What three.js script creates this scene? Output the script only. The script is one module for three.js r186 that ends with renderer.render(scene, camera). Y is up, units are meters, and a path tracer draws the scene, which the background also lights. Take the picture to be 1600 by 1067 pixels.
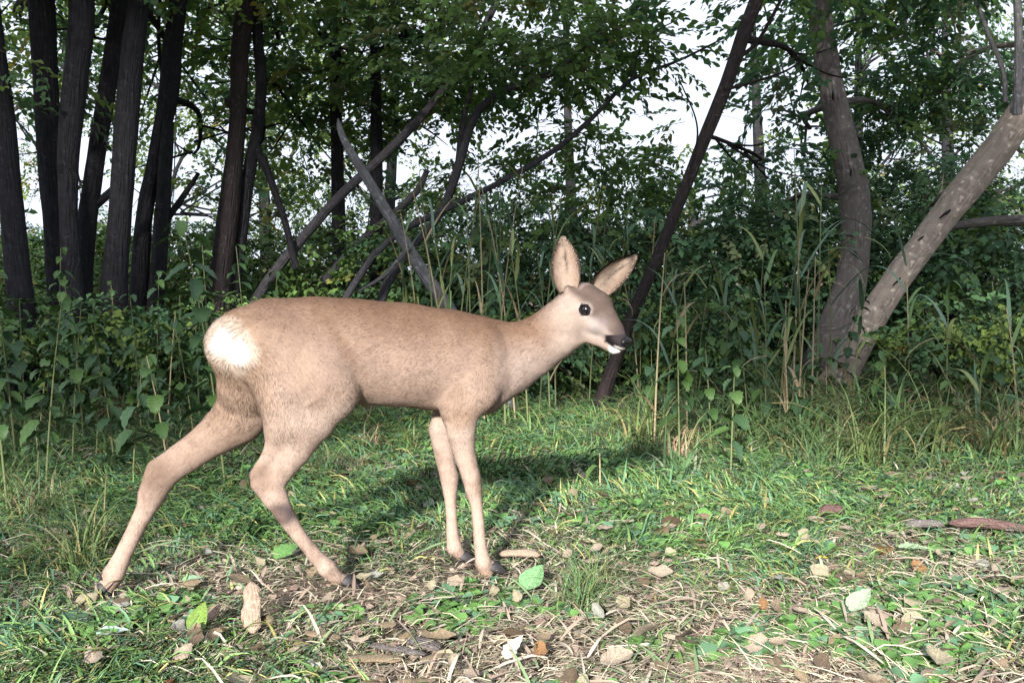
import * as THREE from 'three';
import { mergeGeometries, mergeVertices } from 'three/addons/utils/BufferGeometryUtils.js';
import { ImprovedNoise } from 'three/addons/math/ImprovedNoise.js';

// ---------------------------------------------------------------- camera, sky, sun, exposure
const scene = new THREE.Scene();
const EYE = 0.79, FOCAL = 1642, PITCH = Math.atan(103.5 / FOCAL);
const camera = new THREE.PerspectiveCamera(2 * Math.atan(533.5 / FOCAL) * 180 / Math.PI, 1600 / 1067, 0.05, 1500);
camera.position.set(0, EYE, 0);
camera.rotation.x = -PITCH;
camera.updateMatrixWorld();
scene.add(camera);

const renderer = new THREE.WebGLRenderer({ antialias: true });
renderer.setSize(1024, 682);
renderer.toneMapping = THREE.LinearToneMapping;
renderer.toneMappingExposure = 3.0;
renderer.shadowMap.enabled = true;

{ // pale, evenly clouded sky
  const w = 64, h = 32, data = new Float32Array(w * h * 4);
  for (let j = 0; j < h; j++) for (let i = 0; i < w; i++) {
    const el = (j + 0.5) / h * 2 - 1, k = (j * w + i) * 4, up = Math.max(0, el);
    const b = 0.41 - 0.02 * up;
    data[k] = b * 0.90; data[k + 1] = b * 0.985; data[k + 2] = b * 1.14; data[k + 3] = 1;
  }
  const sky = new THREE.DataTexture(data, w, h, THREE.RGBAFormat, THREE.FloatType);
  sky.mapping = THREE.EquirectangularReflectionMapping;
  sky.magFilter = THREE.LinearFilter; sky.needsUpdate = true;
  scene.background = sky; scene.environment = sky;
}
// low sun behind and beside the camera, standing in for its flash
const FLASH_EL = 21 * Math.PI / 180, FLASH_AZ = 13 * Math.PI / 180;
const FLASH_DIR = new THREE.Vector3(-Math.sin(FLASH_AZ) * Math.cos(FLASH_EL), Math.sin(FLASH_EL), Math.cos(FLASH_AZ) * Math.cos(FLASH_EL));
const flashSun = new THREE.DirectionalLight(new THREE.Color(1, 0.965, 0.92), 5);
flashSun.position.copy(FLASH_DIR).multiplyScalar(40).add(new THREE.Vector3(0, 0, -4));
flashSun.target.position.set(0, 0, -4);
flashSun.castShadow = true; flashSun.shadow.radius = 6; flashSun.shadow.mapSize.set(4096, 4096);
Object.assign(flashSun.shadow.camera, { left: -16, right: 16, top: 14, bottom: -14, near: 1, far: 90 });
scene.add(flashSun, flashSun.target);

// ---------------------------------------------------------------- helpers
function rng(seed) { let a = seed >>> 0; return () => { a = (a + 0x6D2B79F5) >>> 0; let t = a; t = Math.imul(t ^ (t >>> 15), t | 1); t ^= t + Math.imul(t ^ (t >>> 7), t | 61); return ((t ^ (t >>> 14)) >>> 0) / 4294967296; }; }
const V = (x, y, z) => new THREE.Vector3(x, y, z);
const perlin = new ImprovedNoise();
const noise = (x, y, z = 0) => perlin.noise(x + 31.7, y + 17.3, z + 5.1);
const fbm = (x, y, z = 0) => noise(x, y, z) * 0.55 + noise(x * 2.1, y * 2.1, z * 2.1) * 0.3 + noise(x * 4.3, y * 4.3, z * 4.3) * 0.15;
const clamp = (x, a = 0, b = 1) => Math.min(b, Math.max(a, x));
const sstep = (a, b, x) => { const t = clamp((x - a) / (b - a)); return t * t * (3 - 2 * t); };
const lerp = (a, b, t) => a + (b - a) * t;
const lin = (r, g, b) => new THREE.Color().setRGB(r, g, b);
// direction of sight through a point of the 1600 x 1067 photograph, and the point at a given depth in front of the camera
const FWD = V(0, -Math.sin(PITCH), -Math.cos(PITCH)), UPV = V(0, Math.cos(PITCH), -Math.sin(PITCH));
function ray(u, v) { return V((u - 800) / FOCAL, 0, 0).add(FWD).addScaledVector(UPV, (533.5 - v) / FOCAL); }
function at(u, v, d) { const r = ray(u, v); return r.multiplyScalar(d / -r.z).add(V(0, EYE, 0)); }
function rowOf(y, d) { const q = V(0, y - EYE, -d); return 533.5 - FOCAL * q.dot(UPV) / q.dot(FWD); }
const taken = {};
function numbered(n) { const k = taken[n] = (taken[n] ?? -1) + 1; return k ? n + '_' + String(k).padStart(3, '0') : n; }
function shadows(o) { o.traverse(m => { if (m.isMesh) { m.castShadow = true; m.receiveShadow = true; } }); return o; }
function tag(o, label, category, group, kind) {
  if (label) o.userData.label = label;
  if (category) o.userData.category = category;
  if (group) o.userData.group = group;
  if (kind) o.userData.kind = kind;
  return o;
}
function thing(name, label, category, pos, group) {
  const g = new THREE.Group(); g.name = numbered(name); if (pos) g.position.copy(pos);
  scene.add(g); return tag(g, label, category, group);
}
function part(name, geo, mat, parent) { const m = new THREE.Mesh(geo, mat); m.name = name; m.castShadow = m.receiveShadow = true; parent.add(m); return m; }
function top(name, geo, mat) { const m = part(numbered(name), geo, mat, scene); return m; }
function geom(pos, idx, extra = {}) {
  const g = new THREE.BufferGeometry();
  g.setAttribute('position', new THREE.Float32BufferAttribute(pos, 3));
  for (const [k, [a, n]] of Object.entries(extra)) g.setAttribute(k, new THREE.Float32BufferAttribute(a, n));
  if (idx) g.setIndex(idx);
  if (!extra.normal) g.computeVertexNormals();
  return g;
}
// ground height in metres
function gh(x, z) {
  const d = -z;
  let y = 0.022 * noise(x * 0.9, z * 0.9) + 0.012 * noise(x * 2.7, z * 2.7, 3);
  y *= sstep(0.2, 1.1, Math.hypot((x + 0.45) * 0.7, z + 2.65)) * 0.85 + 0.15;
  y += 0.10 * sstep(4.2, 7.5, d) * sstep(0.3, 2.5, x) + 0.05 * sstep(5, 9, d);
  return y;
}
function onGround(u, v) { // where the sight line meets the ground
  let d = 3; for (let k = 0; k < 30; k++) { const r = ray(u, v); const p = at(u, v, d); const y = gh(p.x, p.z); d = clamp((EYE - y) / (-r.y / -r.z), 0.5, 60); }
  const p = at(u, v, d); p.y = gh(p.x, p.z); return p;
}
// a tapering, slightly uneven limb along points [{p, r}]
function limb(pts, seg = 10, rings = 24, rough = 0.08, seed = 1, flare = 0) {
  const curve = new THREE.CatmullRomCurve3(pts.map(q => q.p), false, 'centripetal');
  const pos = [], uv = [], nor = [], idx = [];
  const T0 = curve.getTangent(0);
  let N = V(0, 0, 1); if (Math.abs(T0.z) > 0.8) N = V(1, 0, 0);
  N.addScaledVector(T0, -N.dot(T0)).normalize();
  let len = 0, prev = curve.getPoint(0);
  for (let i = 0; i <= rings; i++) {
    const t = i / rings, P = curve.getPoint(t), T = curve.getTangent(t);
    len += P.distanceTo(prev); prev = P;
    N.addScaledVector(T, -N.dot(T)).normalize();
    const B = T.clone().cross(N);
    const f = t * (pts.length - 1), k = Math.min(pts.length - 2, Math.floor(f));
    let r = lerp(pts[k].r, pts[k + 1].r, f - k);
    if (flare) r *= 1 + flare * Math.exp(-len / 0.18);
    for (let j = 0; j <= seg; j++) {
      const a = j / seg * Math.PI * 2, c = Math.cos(a), s = Math.sin(a);
      const w = 1 + rough * (noise(c * 1.3 + seed * 7.1, s * 1.3, len * 2.2) + 0.6 * noise(c * 2.6 + seed, s * 2.6, len * 6));
      pos.push(P.x + (N.x * c + B.x * s) * r * w, P.y + (N.y * c + B.y * s) * r * w, P.z + (N.z * c + B.z * s) * r * w);
      uv.push(a / 6.2832 * Math.max(1, Math.round(r * 6.28 / 0.25)), len / 0.5);
      if (i < rings && j < seg) { const q = i * (seg + 1) + j; idx.push(q, q + 1, q + seg + 1, q + 1, q + seg + 2, q + seg + 1); }
    }
  }
  const g = geom(pos, idx, { uv: [uv, 2] });
  const nn = g.attributes.normal; // close the seam's normals
  for (let i = 0; i <= rings; i++) { const a = i * (seg + 1), b = a + seg; const n = V(nn.getX(a) + nn.getX(b), nn.getY(a) + nn.getY(b), nn.getZ(a) + nn.getZ(b)).normalize(); nn.setXYZ(a, n.x, n.y, n.z); nn.setXYZ(b, n.x, n.y, n.z); }
  return g;
}
function tex(w, h, f, srgb = true, rep = null) { // f(u, v) -> [r, g, b] 0..1
  const d = new Uint8Array(w * h * 4);
  for (let j = 0; j < h; j++) for (let i = 0; i < w; i++) { const c = f(i / w, j / h), k = (j * w + i) * 4; for (let n = 0; n < 3; n++) d[k + n] = clamp(c[n]) * 255; d[k + 3] = 255; }
  const t = new THREE.DataTexture(d, w, h); t.wrapS = t.wrapT = THREE.RepeatWrapping; t.magFilter = THREE.LinearFilter; t.minFilter = THREE.LinearMipmapLinearFilter; t.generateMipmaps = true;
  if (srgb) t.colorSpace = THREE.SRGBColorSpace; if (rep) t.repeat.set(...rep); t.needsUpdate = true; return t;
}
const per = (u, v, f, s = 0) => noise(Math.cos(u * 6.2832) * f / 6.28 + s, Math.sin(u * 6.2832) * f / 6.28, v * 1) ;
// noise that tiles in u and v
function tile(u, v, fu, fv, s = 0) {
  const a = u * fu, b = v * fv, wu = u, wv = v;
  const n = (x, y) => noise(x + s, y + s * 1.7, s);
  return lerp(lerp(n(a, b), n(a - fu, b), wu), lerp(n(a, b - fv), n(a - fu, b - fv), wu), wv);
}
const M4 = new THREE.Matrix4(), Q = new THREE.Quaternion(), E = new THREE.Euler(), S3 = V(1, 1, 1);
function scatter(name, geo, mat, list, parent = scene) { // list: [{p, q | e, s, c}]
  const m = new THREE.InstancedMesh(geo, mat, list.length); m.name = name;
  list.forEach((o, i) => {
    const q = o.q || Q.setFromEuler(E.set(o.e[0], o.e[1], o.e[2], 'YXZ'));
    if (Array.isArray(o.s)) S3.set(...o.s); else S3.setScalar(o.s);
    m.setMatrixAt(i, M4.compose(o.p, q, S3)); if (o.c) m.setColorAt(i, o.c);
  });
  m.castShadow = m.receiveShadow = true; parent.add(m); return m;
}

// ---------------------------------------------------------------- ground
const soilMap = tex(512, 512, (u, v) => {
  const a = tile(u, v, 7, 7, 1) , b = tile(u, v, 23, 23, 2), c = tile(u, v, 90, 90, 3), g = sstep(-.1, .35, tile(u, v, 5, 5, 9) + .3 * b);
  const k = .30 + .10 * a + .12 * b + .14 * c; return [lerp(k * 1.0, k * .70, g), lerp(k * .82, k * .86, g), lerp(k * .62, k * .48, g)];
});
const soilBump = tex(512, 512, (u, v) => { const k = .5 + .3 * tile(u, v, 40, 40, 5) + .25 * tile(u, v, 120, 120, 6); return [k, k, k]; }, false);
{
  const axis = (near, step, far) => { const a = []; for (let x = near[0]; x <= near[1] + 1e-6; x += step) a.push(x); let s = step, x = near[1]; while (x < far) { s *= 1.5; x += s; a.push(x); } s = step; x = near[0]; while (x > -far) { s *= 1.5; x -= s; a.unshift(x); } return a; };
  const xs = axis([-5, 5], .06, 600), zs = axis([-9, -1.2], .06, 600), pos = [], uv = [], idx = [];
  zs.forEach((z, j) => xs.forEach((x, i) => {
    pos.push(x, gh(x, z) + .006 * noise(x * 9, z * 9, 2), z); uv.push(x / 1.4, z / 1.4);
    if (i + 1 < xs.length && j + 1 < zs.length) { const a = j * xs.length + i, b = a + xs.length; idx.push(a, b, a + 1, a + 1, b, b + 1); }
  }));
  const g = top('ground', geom(pos, idx, { uv: [uv, 2] }), new THREE.MeshStandardMaterial({ map: soilMap, bumpMap: soilBump, bumpScale: .02, roughness: 1 }));
  tag(g, 'earthy forest clearing floor under grass, straw and fallen leaves', 'ground', null, 'structure');
}

// ---------------------------------------------------------------- foliage and trees
function leafGeo(L, W, fold, curl, col, out, m) { // one folded leaf, four triangles, base at the origin, along +z
  const k = out.p.length / 3;
  const pts = [[0, 0, 0], [-W, fold, L * .42], [0, -fold * .2, L * .45], [W, fold, L * .42], [-W * .62, fold - curl * .4, L * .75], [W * .62, fold - curl * .4, L * .75], [0, -curl, L]];
  for (const q of pts) { const p = V(...q).applyMatrix4(m); out.p.push(p.x, p.y, p.z); out.c.push(...col); }
  out.i.push(k, k + 1, k + 2, k, k + 2, k + 3, k + 1, k + 4, k + 2, k + 2, k + 5, k + 3, k + 4, k + 6, k + 2, k + 2, k + 6, k + 5);
}
function spray(seed, n, L, leafL, twig = true, spread = 1) {
  const R = rng(seed), out = { p: [], c: [], i: [] };
  const bend = (R() - .5) * .3, at0 = t => V(bend * t * t * L, -.18 * t * t * L, t * L);
  for (let k = 0; k < n; k++) {
    const t = .12 + .88 * (k + R() * .6) / n, s = k % 2 ? 1 : -1, l = leafL * (.65 + R() * .6);
    const m = new THREE.Matrix4().compose(at0(t).add(V((R() - .5) * .03 * spread, (R() - .5) * .05 * spread, 0)), new THREE.Quaternion().setFromEuler(new THREE.Euler((R() - .3) * .9, s * (.5 + R() * .7) * (1 - t * .5), (R() - .5) * 1.3, 'YXZ')), V(1, 1, 1));
    const g = .75 + R() * .5; leafGeo(l, l * (.3 + R() * .08), l * (.04 + R() * .12), l * (R() * .3), [g, g, g], out, m);
  }
  if (twig) { const k = out.p.length / 3, w = .0022; for (const t of [0, .5, 1]) for (let a = 0; a < 3; a++) { const p = at0(t); out.p.push(p.x + Math.cos(a * 2.1) * w * (1.3 - t), p.y + Math.sin(a * 2.1) * w * (1.3 - t), p.z); out.c.push(.7, .35, .4); } for (let r = 0; r < 2; r++) for (let a = 0; a < 3; a++) { const b = (a + 1) % 3, q = k + r * 3; out.i.push(q + a, q + b, q + 3 + a, q + b, q + 3 + b, q + 3 + a); } }
  return geom(out.p, out.i, { color: [out.c, 3] });
}
const sprayNear = [1, 2, 3].map(k => spray(k, 15, .34, .062));
const sprayFar = [4, 5].map(k => spray(k, 34, .75, .085, true, 4));
const leafMat = new THREE.MeshPhysicalMaterial({ color: lin(1, 1, 1), vertexColors: true, roughness: 1, transmission: .58, thickness: 0, specularIntensity: .35, side: THREE.DoubleSide });
const denseMat = new THREE.MeshStandardMaterial({ color: lin(1, 1, 1), vertexColors: true, roughness: .75, side: THREE.DoubleSide });
const GREENS = [[.10, .18, .04], [.07, .145, .05], [.15, .22, .04], [.065, .14, .06]];
function crownOf(parent, blobs, seed, tone = 0, geos = sprayNear, size = 1, mat = leafMat) {
  const R = rng(seed), lists = geos.map(() => []);
  for (const b of blobs) {
    for (let i = 0; i < b.n; i++) {
      let x, y, z, l; do { x = R() * 2 - 1; y = R() * 2 - 1; z = R() * 2 - 1; l = Math.hypot(x, y, z); } while (l > 1);
      const p = V(b.p.x + x * b.r[0], b.p.y + y * b.r[1], b.p.z + z * b.r[2]);
      const dens = noise(p.x * 1.6, p.y * 2.2, p.z * 1.6) + .45 * noise(p.x * 4.5, p.y * 5.5, p.z * 4.5); if (dens < (b.gap ?? -.16) + .07) continue;
      const c = GREENS[(tone + (R() < .25 ? 1 : 0)) % GREENS.length], g = .75 + R() * .6, yel = R() < .06 ? 1.7 : 1;
      lists[Math.floor(R() * geos.length)].push({ p: p.sub(parent.position), e: [(R() - .35) * 1.2, Math.atan2(x, z) + (R() - .5) * 2.6, (R() - .5) * 1.4], s: size * (.75 + R() * .5), c: lin(c[0] * g * yel, c[1] * g, c[2] * g) });
    }
  }
  lists.forEach((l, i) => { if (l.length) { const m = scatter('crown', geos[i], mat, l, parent); m.userData.kind = 'stuff'; } });
}
const barkTex = (seed, base, vary) => [tex(256, 512, (u, v) => {
  const a = tile(u, v, 26, 5, seed), b = tile(u, v, 8, 6, seed + 3), c = tile(u, v, 60, 60, seed + 5), r = sstep(.12, .4, Math.abs(tile(u, v, 5, 11, seed + 9))) ;
  const k = 1 + vary * (a * .8 + c * .5) + .35 * b, l = sstep(.25, .45, tile(u, v, 9, 14, seed + 12)) * .9;
  return base.map((x, i) => Math.pow(clamp(x * k * (1 - .25 * (1 - r)) + l * x * [.75, .85, .8][i]), 1 / 2.2));
}), tex(256, 512, (u, v) => { const k = .5 + .45 * tile(u, v, 22, 4, seed) + .2 * tile(u, v, 60, 40, seed + 5); return [k, k, k]; }, false)];
const barkMat = (seed, base, vary, bump = .012) => { const [m, b] = barkTex(seed, base, vary); return new THREE.MeshPhysicalMaterial({ map: m, bumpMap: b, bumpScale: bump, roughness: .9, specularIntensity: .2 }); };
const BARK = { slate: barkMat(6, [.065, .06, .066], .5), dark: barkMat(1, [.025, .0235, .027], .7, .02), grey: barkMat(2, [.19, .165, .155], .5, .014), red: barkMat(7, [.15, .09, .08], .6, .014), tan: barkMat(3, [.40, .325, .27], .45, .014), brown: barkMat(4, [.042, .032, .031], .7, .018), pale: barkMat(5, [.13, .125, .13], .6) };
// a tree: stems given as [u, v, width] down to up at a depth; a stem's first point is set on the ground
function stemPts(list, d, d2 = d) {
  return list.map(([u, v, w], i) => { const dd = lerp(d, d2, i / Math.max(1, list.length - 1)); return { p: v === null ? (() => { const q = at(u, rowOf(0, dd), dd); q.y = gh(q.x, q.z) - .06; return q; })() : at(u, v, dd), r: w * dd / FOCAL / 2 }; });
}
function tree(label, group, bark, d, stem, limbs, blobs, o = {}) {
  stem = stem.map(([u, v, w]) => [u, v, w * (o.thin ?? 1)]);
  const pts = stemPts(stem, d, o.d2 ?? d), t = thing(o.name || 'woodland_tree', label, 'tree', V(pts[0].p.x, gh(pts[0].p.x, pts[0].p.z), pts[0].p.z), group);
  const loc = q => q.map(a => ({ p: a.p.clone().sub(t.position), r: a.r }));
  part('trunk', limb(loc(pts), 14, 44, o.rough ?? .10, o.seed ?? 1, o.flare ?? .5), BARK[bark], t);
  (limbs || []).forEach((l, i) => part('limb', limb(loc(stemPts(l.s.map(([u, v, w]) => [u, v, w * (o.thin ?? 1)]), l.d ?? d, l.d2 ?? l.d ?? d)), 8, 20, .12, i + 3), BARK[l.bark || bark], t));
  const bl = blobs.map(([u, v, dd, rx, ry, rz, n, gap]) => ({ p: at(u, v, dd), r: [rx, ry, rz], n: Math.round(n * (o.dens ?? (v > 0 ? .62 : .85))), gap: (gap ?? -.16) + (v > 0 ? .09 : -.1) }));
  const R = rng((o.seed ?? 1) * 91 + 7);
  if (!o.bare) for (const b of bl) { // a branch into each mass of leaves, with a few twigs off it
    let best = pts[pts.length - 1].p, br = .02; for (let k = 1; k < pts.length; k++) { const q = pts[k]; if (q.p.y < b.p.y + .1) { best = q.p; br = q.r; } }
    const mid = best.clone().lerp(b.p, .5).add(V(R() - .5, R() * .5, R() - .5).multiplyScalar(.3)), end = b.p.clone().add(V((R() - .5) * b.r[0] * 1.4, (R() - .3) * b.r[1], (R() - .5) * b.r[2]));
    const w = Math.min(br * .6, .03);
    part('limb', limb(loc([{ p: best, r: w }, { p: mid, r: w * .7 }, { p: b.p, r: w * .45 }, { p: end, r: .004 }]), 6, 14, .1, k0++), BARK[bark], t);
    for (let j = 0; j < 4; j++) { const s = mid.clone().lerp(b.p, R()), e = b.p.clone().add(V((R() - .5) * b.r[0] * 1.8, (R() - .5) * b.r[1] * 1.8, (R() - .5) * b.r[2] * 1.8)); part('limb', limb(loc([{ p: s, r: w * .45 }, { p: s.clone().lerp(e, .5).add(V(0, (R() - .5) * .2, 0)), r: w * .28 }, { p: e, r: .003 }]), 5, 8, .1, k0++), BARK[bark], t); }
  }
  for (const [u, v, dd, s, tilt] of o.knots || []) { // healed scars in the bark
    const p = at(u, v, dd), g = new THREE.SphereGeometry(s, 14, 10); { const q = g.attributes.position; for (let i = 0; i < q.count; i++) { const w = 1 + .5 * noise(q.getX(i) * 60 + u, q.getY(i) * 60, v); q.setXYZ(i, q.getX(i) * w * .3 + .2 * s * Math.sin(q.getY(i) / s * 2), q.getY(i) * 1.5 * w, q.getZ(i) * .4); } g.computeVertexNormals(); } const m = part('knot', g, BARK.dark, t); m.position.copy(p.sub(t.position)); m.rotation.z = tilt; }
  crownOf(t, bl, (o.seed ?? 1) * 13 + 5, o.tone ?? 0, o.geos, o.size);
  return t;
}
let k0 = 1;
const CL = 'upright trees of the shaded clump', LC = 'dark upright trunk in the close clump of tall stems beside the nettles';
// clump of upright stems
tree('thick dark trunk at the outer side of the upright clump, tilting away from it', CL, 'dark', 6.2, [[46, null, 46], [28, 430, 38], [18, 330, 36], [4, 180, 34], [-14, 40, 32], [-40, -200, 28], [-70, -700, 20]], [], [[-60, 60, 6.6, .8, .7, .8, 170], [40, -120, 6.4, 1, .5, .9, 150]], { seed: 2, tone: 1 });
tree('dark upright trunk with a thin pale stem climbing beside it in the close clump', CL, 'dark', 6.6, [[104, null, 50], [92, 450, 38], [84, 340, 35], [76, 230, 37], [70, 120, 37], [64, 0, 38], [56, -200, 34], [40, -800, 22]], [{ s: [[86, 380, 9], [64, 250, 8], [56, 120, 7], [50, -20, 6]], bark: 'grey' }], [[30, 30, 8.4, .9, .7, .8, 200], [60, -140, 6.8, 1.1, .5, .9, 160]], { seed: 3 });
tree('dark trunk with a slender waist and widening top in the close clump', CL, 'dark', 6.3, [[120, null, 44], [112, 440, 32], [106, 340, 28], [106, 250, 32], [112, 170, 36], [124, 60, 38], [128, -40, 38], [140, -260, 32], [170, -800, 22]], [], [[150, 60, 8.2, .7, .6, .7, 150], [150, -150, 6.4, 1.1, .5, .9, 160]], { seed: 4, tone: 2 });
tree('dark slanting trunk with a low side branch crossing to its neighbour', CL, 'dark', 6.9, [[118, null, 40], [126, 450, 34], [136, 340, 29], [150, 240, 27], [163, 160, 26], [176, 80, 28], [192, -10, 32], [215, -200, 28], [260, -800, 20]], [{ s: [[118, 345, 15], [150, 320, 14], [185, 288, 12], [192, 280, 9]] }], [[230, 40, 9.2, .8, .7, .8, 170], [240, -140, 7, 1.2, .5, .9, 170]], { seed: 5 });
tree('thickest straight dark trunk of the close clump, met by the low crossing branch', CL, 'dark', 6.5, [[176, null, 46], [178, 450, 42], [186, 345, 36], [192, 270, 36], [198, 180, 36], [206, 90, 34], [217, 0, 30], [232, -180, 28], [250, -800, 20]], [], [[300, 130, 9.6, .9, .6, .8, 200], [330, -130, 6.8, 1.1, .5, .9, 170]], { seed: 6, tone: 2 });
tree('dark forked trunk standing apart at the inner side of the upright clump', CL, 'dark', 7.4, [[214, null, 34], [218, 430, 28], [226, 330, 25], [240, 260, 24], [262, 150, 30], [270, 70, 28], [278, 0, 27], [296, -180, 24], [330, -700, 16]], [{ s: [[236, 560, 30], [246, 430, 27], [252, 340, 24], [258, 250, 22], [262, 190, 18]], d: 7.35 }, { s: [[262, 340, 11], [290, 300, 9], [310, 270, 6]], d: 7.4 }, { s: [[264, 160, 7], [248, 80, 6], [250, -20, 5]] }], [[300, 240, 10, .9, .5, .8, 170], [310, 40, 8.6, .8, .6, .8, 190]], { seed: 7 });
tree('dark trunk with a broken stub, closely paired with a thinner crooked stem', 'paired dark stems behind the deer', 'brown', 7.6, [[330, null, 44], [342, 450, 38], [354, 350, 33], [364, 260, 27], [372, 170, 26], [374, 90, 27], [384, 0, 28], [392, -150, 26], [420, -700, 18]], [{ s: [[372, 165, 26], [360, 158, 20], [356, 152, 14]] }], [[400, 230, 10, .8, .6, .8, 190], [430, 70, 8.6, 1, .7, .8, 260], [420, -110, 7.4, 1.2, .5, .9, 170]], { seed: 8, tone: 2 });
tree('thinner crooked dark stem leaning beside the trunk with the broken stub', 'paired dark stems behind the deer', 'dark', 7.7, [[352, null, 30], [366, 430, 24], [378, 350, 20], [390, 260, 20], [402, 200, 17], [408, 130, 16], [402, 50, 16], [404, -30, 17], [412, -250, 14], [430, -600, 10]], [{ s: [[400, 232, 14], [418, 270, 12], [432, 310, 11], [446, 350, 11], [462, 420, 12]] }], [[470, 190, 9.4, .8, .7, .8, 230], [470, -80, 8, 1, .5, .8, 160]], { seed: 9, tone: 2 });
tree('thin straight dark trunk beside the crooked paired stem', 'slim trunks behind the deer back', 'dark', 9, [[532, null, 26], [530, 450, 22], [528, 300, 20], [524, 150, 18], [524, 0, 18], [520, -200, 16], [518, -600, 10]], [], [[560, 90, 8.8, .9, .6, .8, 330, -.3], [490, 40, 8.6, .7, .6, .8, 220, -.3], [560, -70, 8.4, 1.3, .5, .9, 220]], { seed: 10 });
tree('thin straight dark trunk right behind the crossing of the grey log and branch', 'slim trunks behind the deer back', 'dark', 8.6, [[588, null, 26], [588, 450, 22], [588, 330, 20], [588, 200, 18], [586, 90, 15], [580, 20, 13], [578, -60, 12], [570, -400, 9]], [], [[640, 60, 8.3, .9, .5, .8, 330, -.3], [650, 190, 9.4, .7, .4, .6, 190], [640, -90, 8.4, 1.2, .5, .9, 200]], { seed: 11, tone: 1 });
// the spreading, leaning tree in the middle
tree('many-limbed grey tree with long crossing branches slanting up over the deer', null, 'slate', 7.8, [[330, null, 34], [418, 440, 28], [470, 375, 26], [525, 312, 25], [600, 242, 24], [660, 180, 22], [715, 110, 18], [755, 45, 18], [785, -20, 20], [830, -150, 18], [900, -500, 12]],
  [{ s: [[560, 600, 30], [610, 430, 26], [690, 330, 22], [716, 260, 24], [745, 175, 22], [800, 135, 20], [868, 112, 17], [915, 70, 14], [950, 20, 11], [985, -40, 9]], d: 7.6 },
   { s: [[505, 440, 22], [560, 380, 20], [650, 300, 18], [668, 265, 14]], d: 8.2 },
   { s: [[520, 500, 20], [600, 380, 18], [700, 325, 16], [790, 280, 15], [870, 232, 14], [930, 180, 13], [985, 125, 11], [1060, 95, 7], [1130, 60, 4]], d: 7.2 },
   { s: [[716, 262, 20], [722, 200, 16], [738, 130, 12], [760, 60, 8]], d: 7.9 }, { s: [[868, 112, 9], [930, 60, 7], [1000, 10, 5], [1060, -30, 4]], d: 7.5 }, { s: [[985, 125, 5], [1010, 60, 4], [1060, 30, 3]], d: 7.1 }],
  [[720, 60, 7.2, .7, .4, .7, 240, -.3], [840, 40, 7.2, .8, .4, .7, 330, -.3], [800, 120, 8.3, .6, .3, .6, 170], [930, 90, 7.6, .7, .35, .6, 240, -.25], [925, 10, 7.4, .5, .3, .6, 120], [880, 240, 8.6, .5, .25, .6, 170, -.3], [950, 270, 8.8, .6, .3, .6, 210, -.2], [985, 170, 9, .3, .25, .4, 60], [670, 170, 8.8, .4, .35, .6, 130], [1030, 60, 7.4, .25, .25, .3, 16], [760, -90, 7.4, 1.6, .5, 1, 330], [960, -160, 7.2, .7, .4, .9, 90], [760, 290, 9.5, .7, .3, .6, 190], [1080, 270, 8.8, .5, .45, .5, 170]], { seed: 12, tone: 0, bare: true, thin: .6, dens: .56 });
tree('dark reddish trunk slanting steeply behind the deer head', null, 'brown', 6.2, [[930, null, 30], [985, 500, 28], [1022, 415, 26], [1060, 320, 26], [1096, 230, 28], [1132, 140, 31], [1160, 60, 31], [1182, 0, 31], [1215, -100, 30], [1330, -500, 20]], [{ s: [[1155, 90, 10], [1180, 70, 8], [1205, 30, 8], [1240, -40, 7]] }, { s: [[1132, 140, 8], [1170, 130, 7], [1225, 112, 5], [1262, 90, 3]], d: 6.1 }, { s: [[1075, 285, 5], [1090, 200, 4], [1060, 120, 3]], d: 6.1 }], [[1260, 120, 7.4, .4, .5, .5, 110], [1190, 250, 7.6, .3, .35, .5, 80], [1240, -60, 6.2, .8, .4, .7, 90]], { seed: 13, tone: 3, thin: .7 });
tree('smooth grey trunk with pale lichen flecks, behind the tan leaning trunk', null, 'grey', 7.4, [[1292, null, 64], [1306, 520, 58], [1328, 450, 50], [1338, 380, 46], [1336, 310, 45], [1322, 240, 42], [1304, 160, 40], [1290, 80, 37], [1280, 0, 35], [1262, -140, 30], [1230, -500, 22]], [], [[1360, 60, 8.6, .8, .6, .8, 260, -.3], [1420, 200, 8.9, .7, .5, .7, 240, -.3], [1230, 330, 8.8, .6, .4, .6, 220, -.3], [1260, 200, 9.2, .5, .5, .5, 150], [1330, -80, 7.4, 1.3, .5, .9, 230]], { seed: 14, tone: 3, dens: .9, rough: .10, knots: [[1302, 150, 7.31, .022, .2], [1330, 270, 7.3, .018, .2], [1340, 400, 7.3, .03, .9]] });
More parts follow.
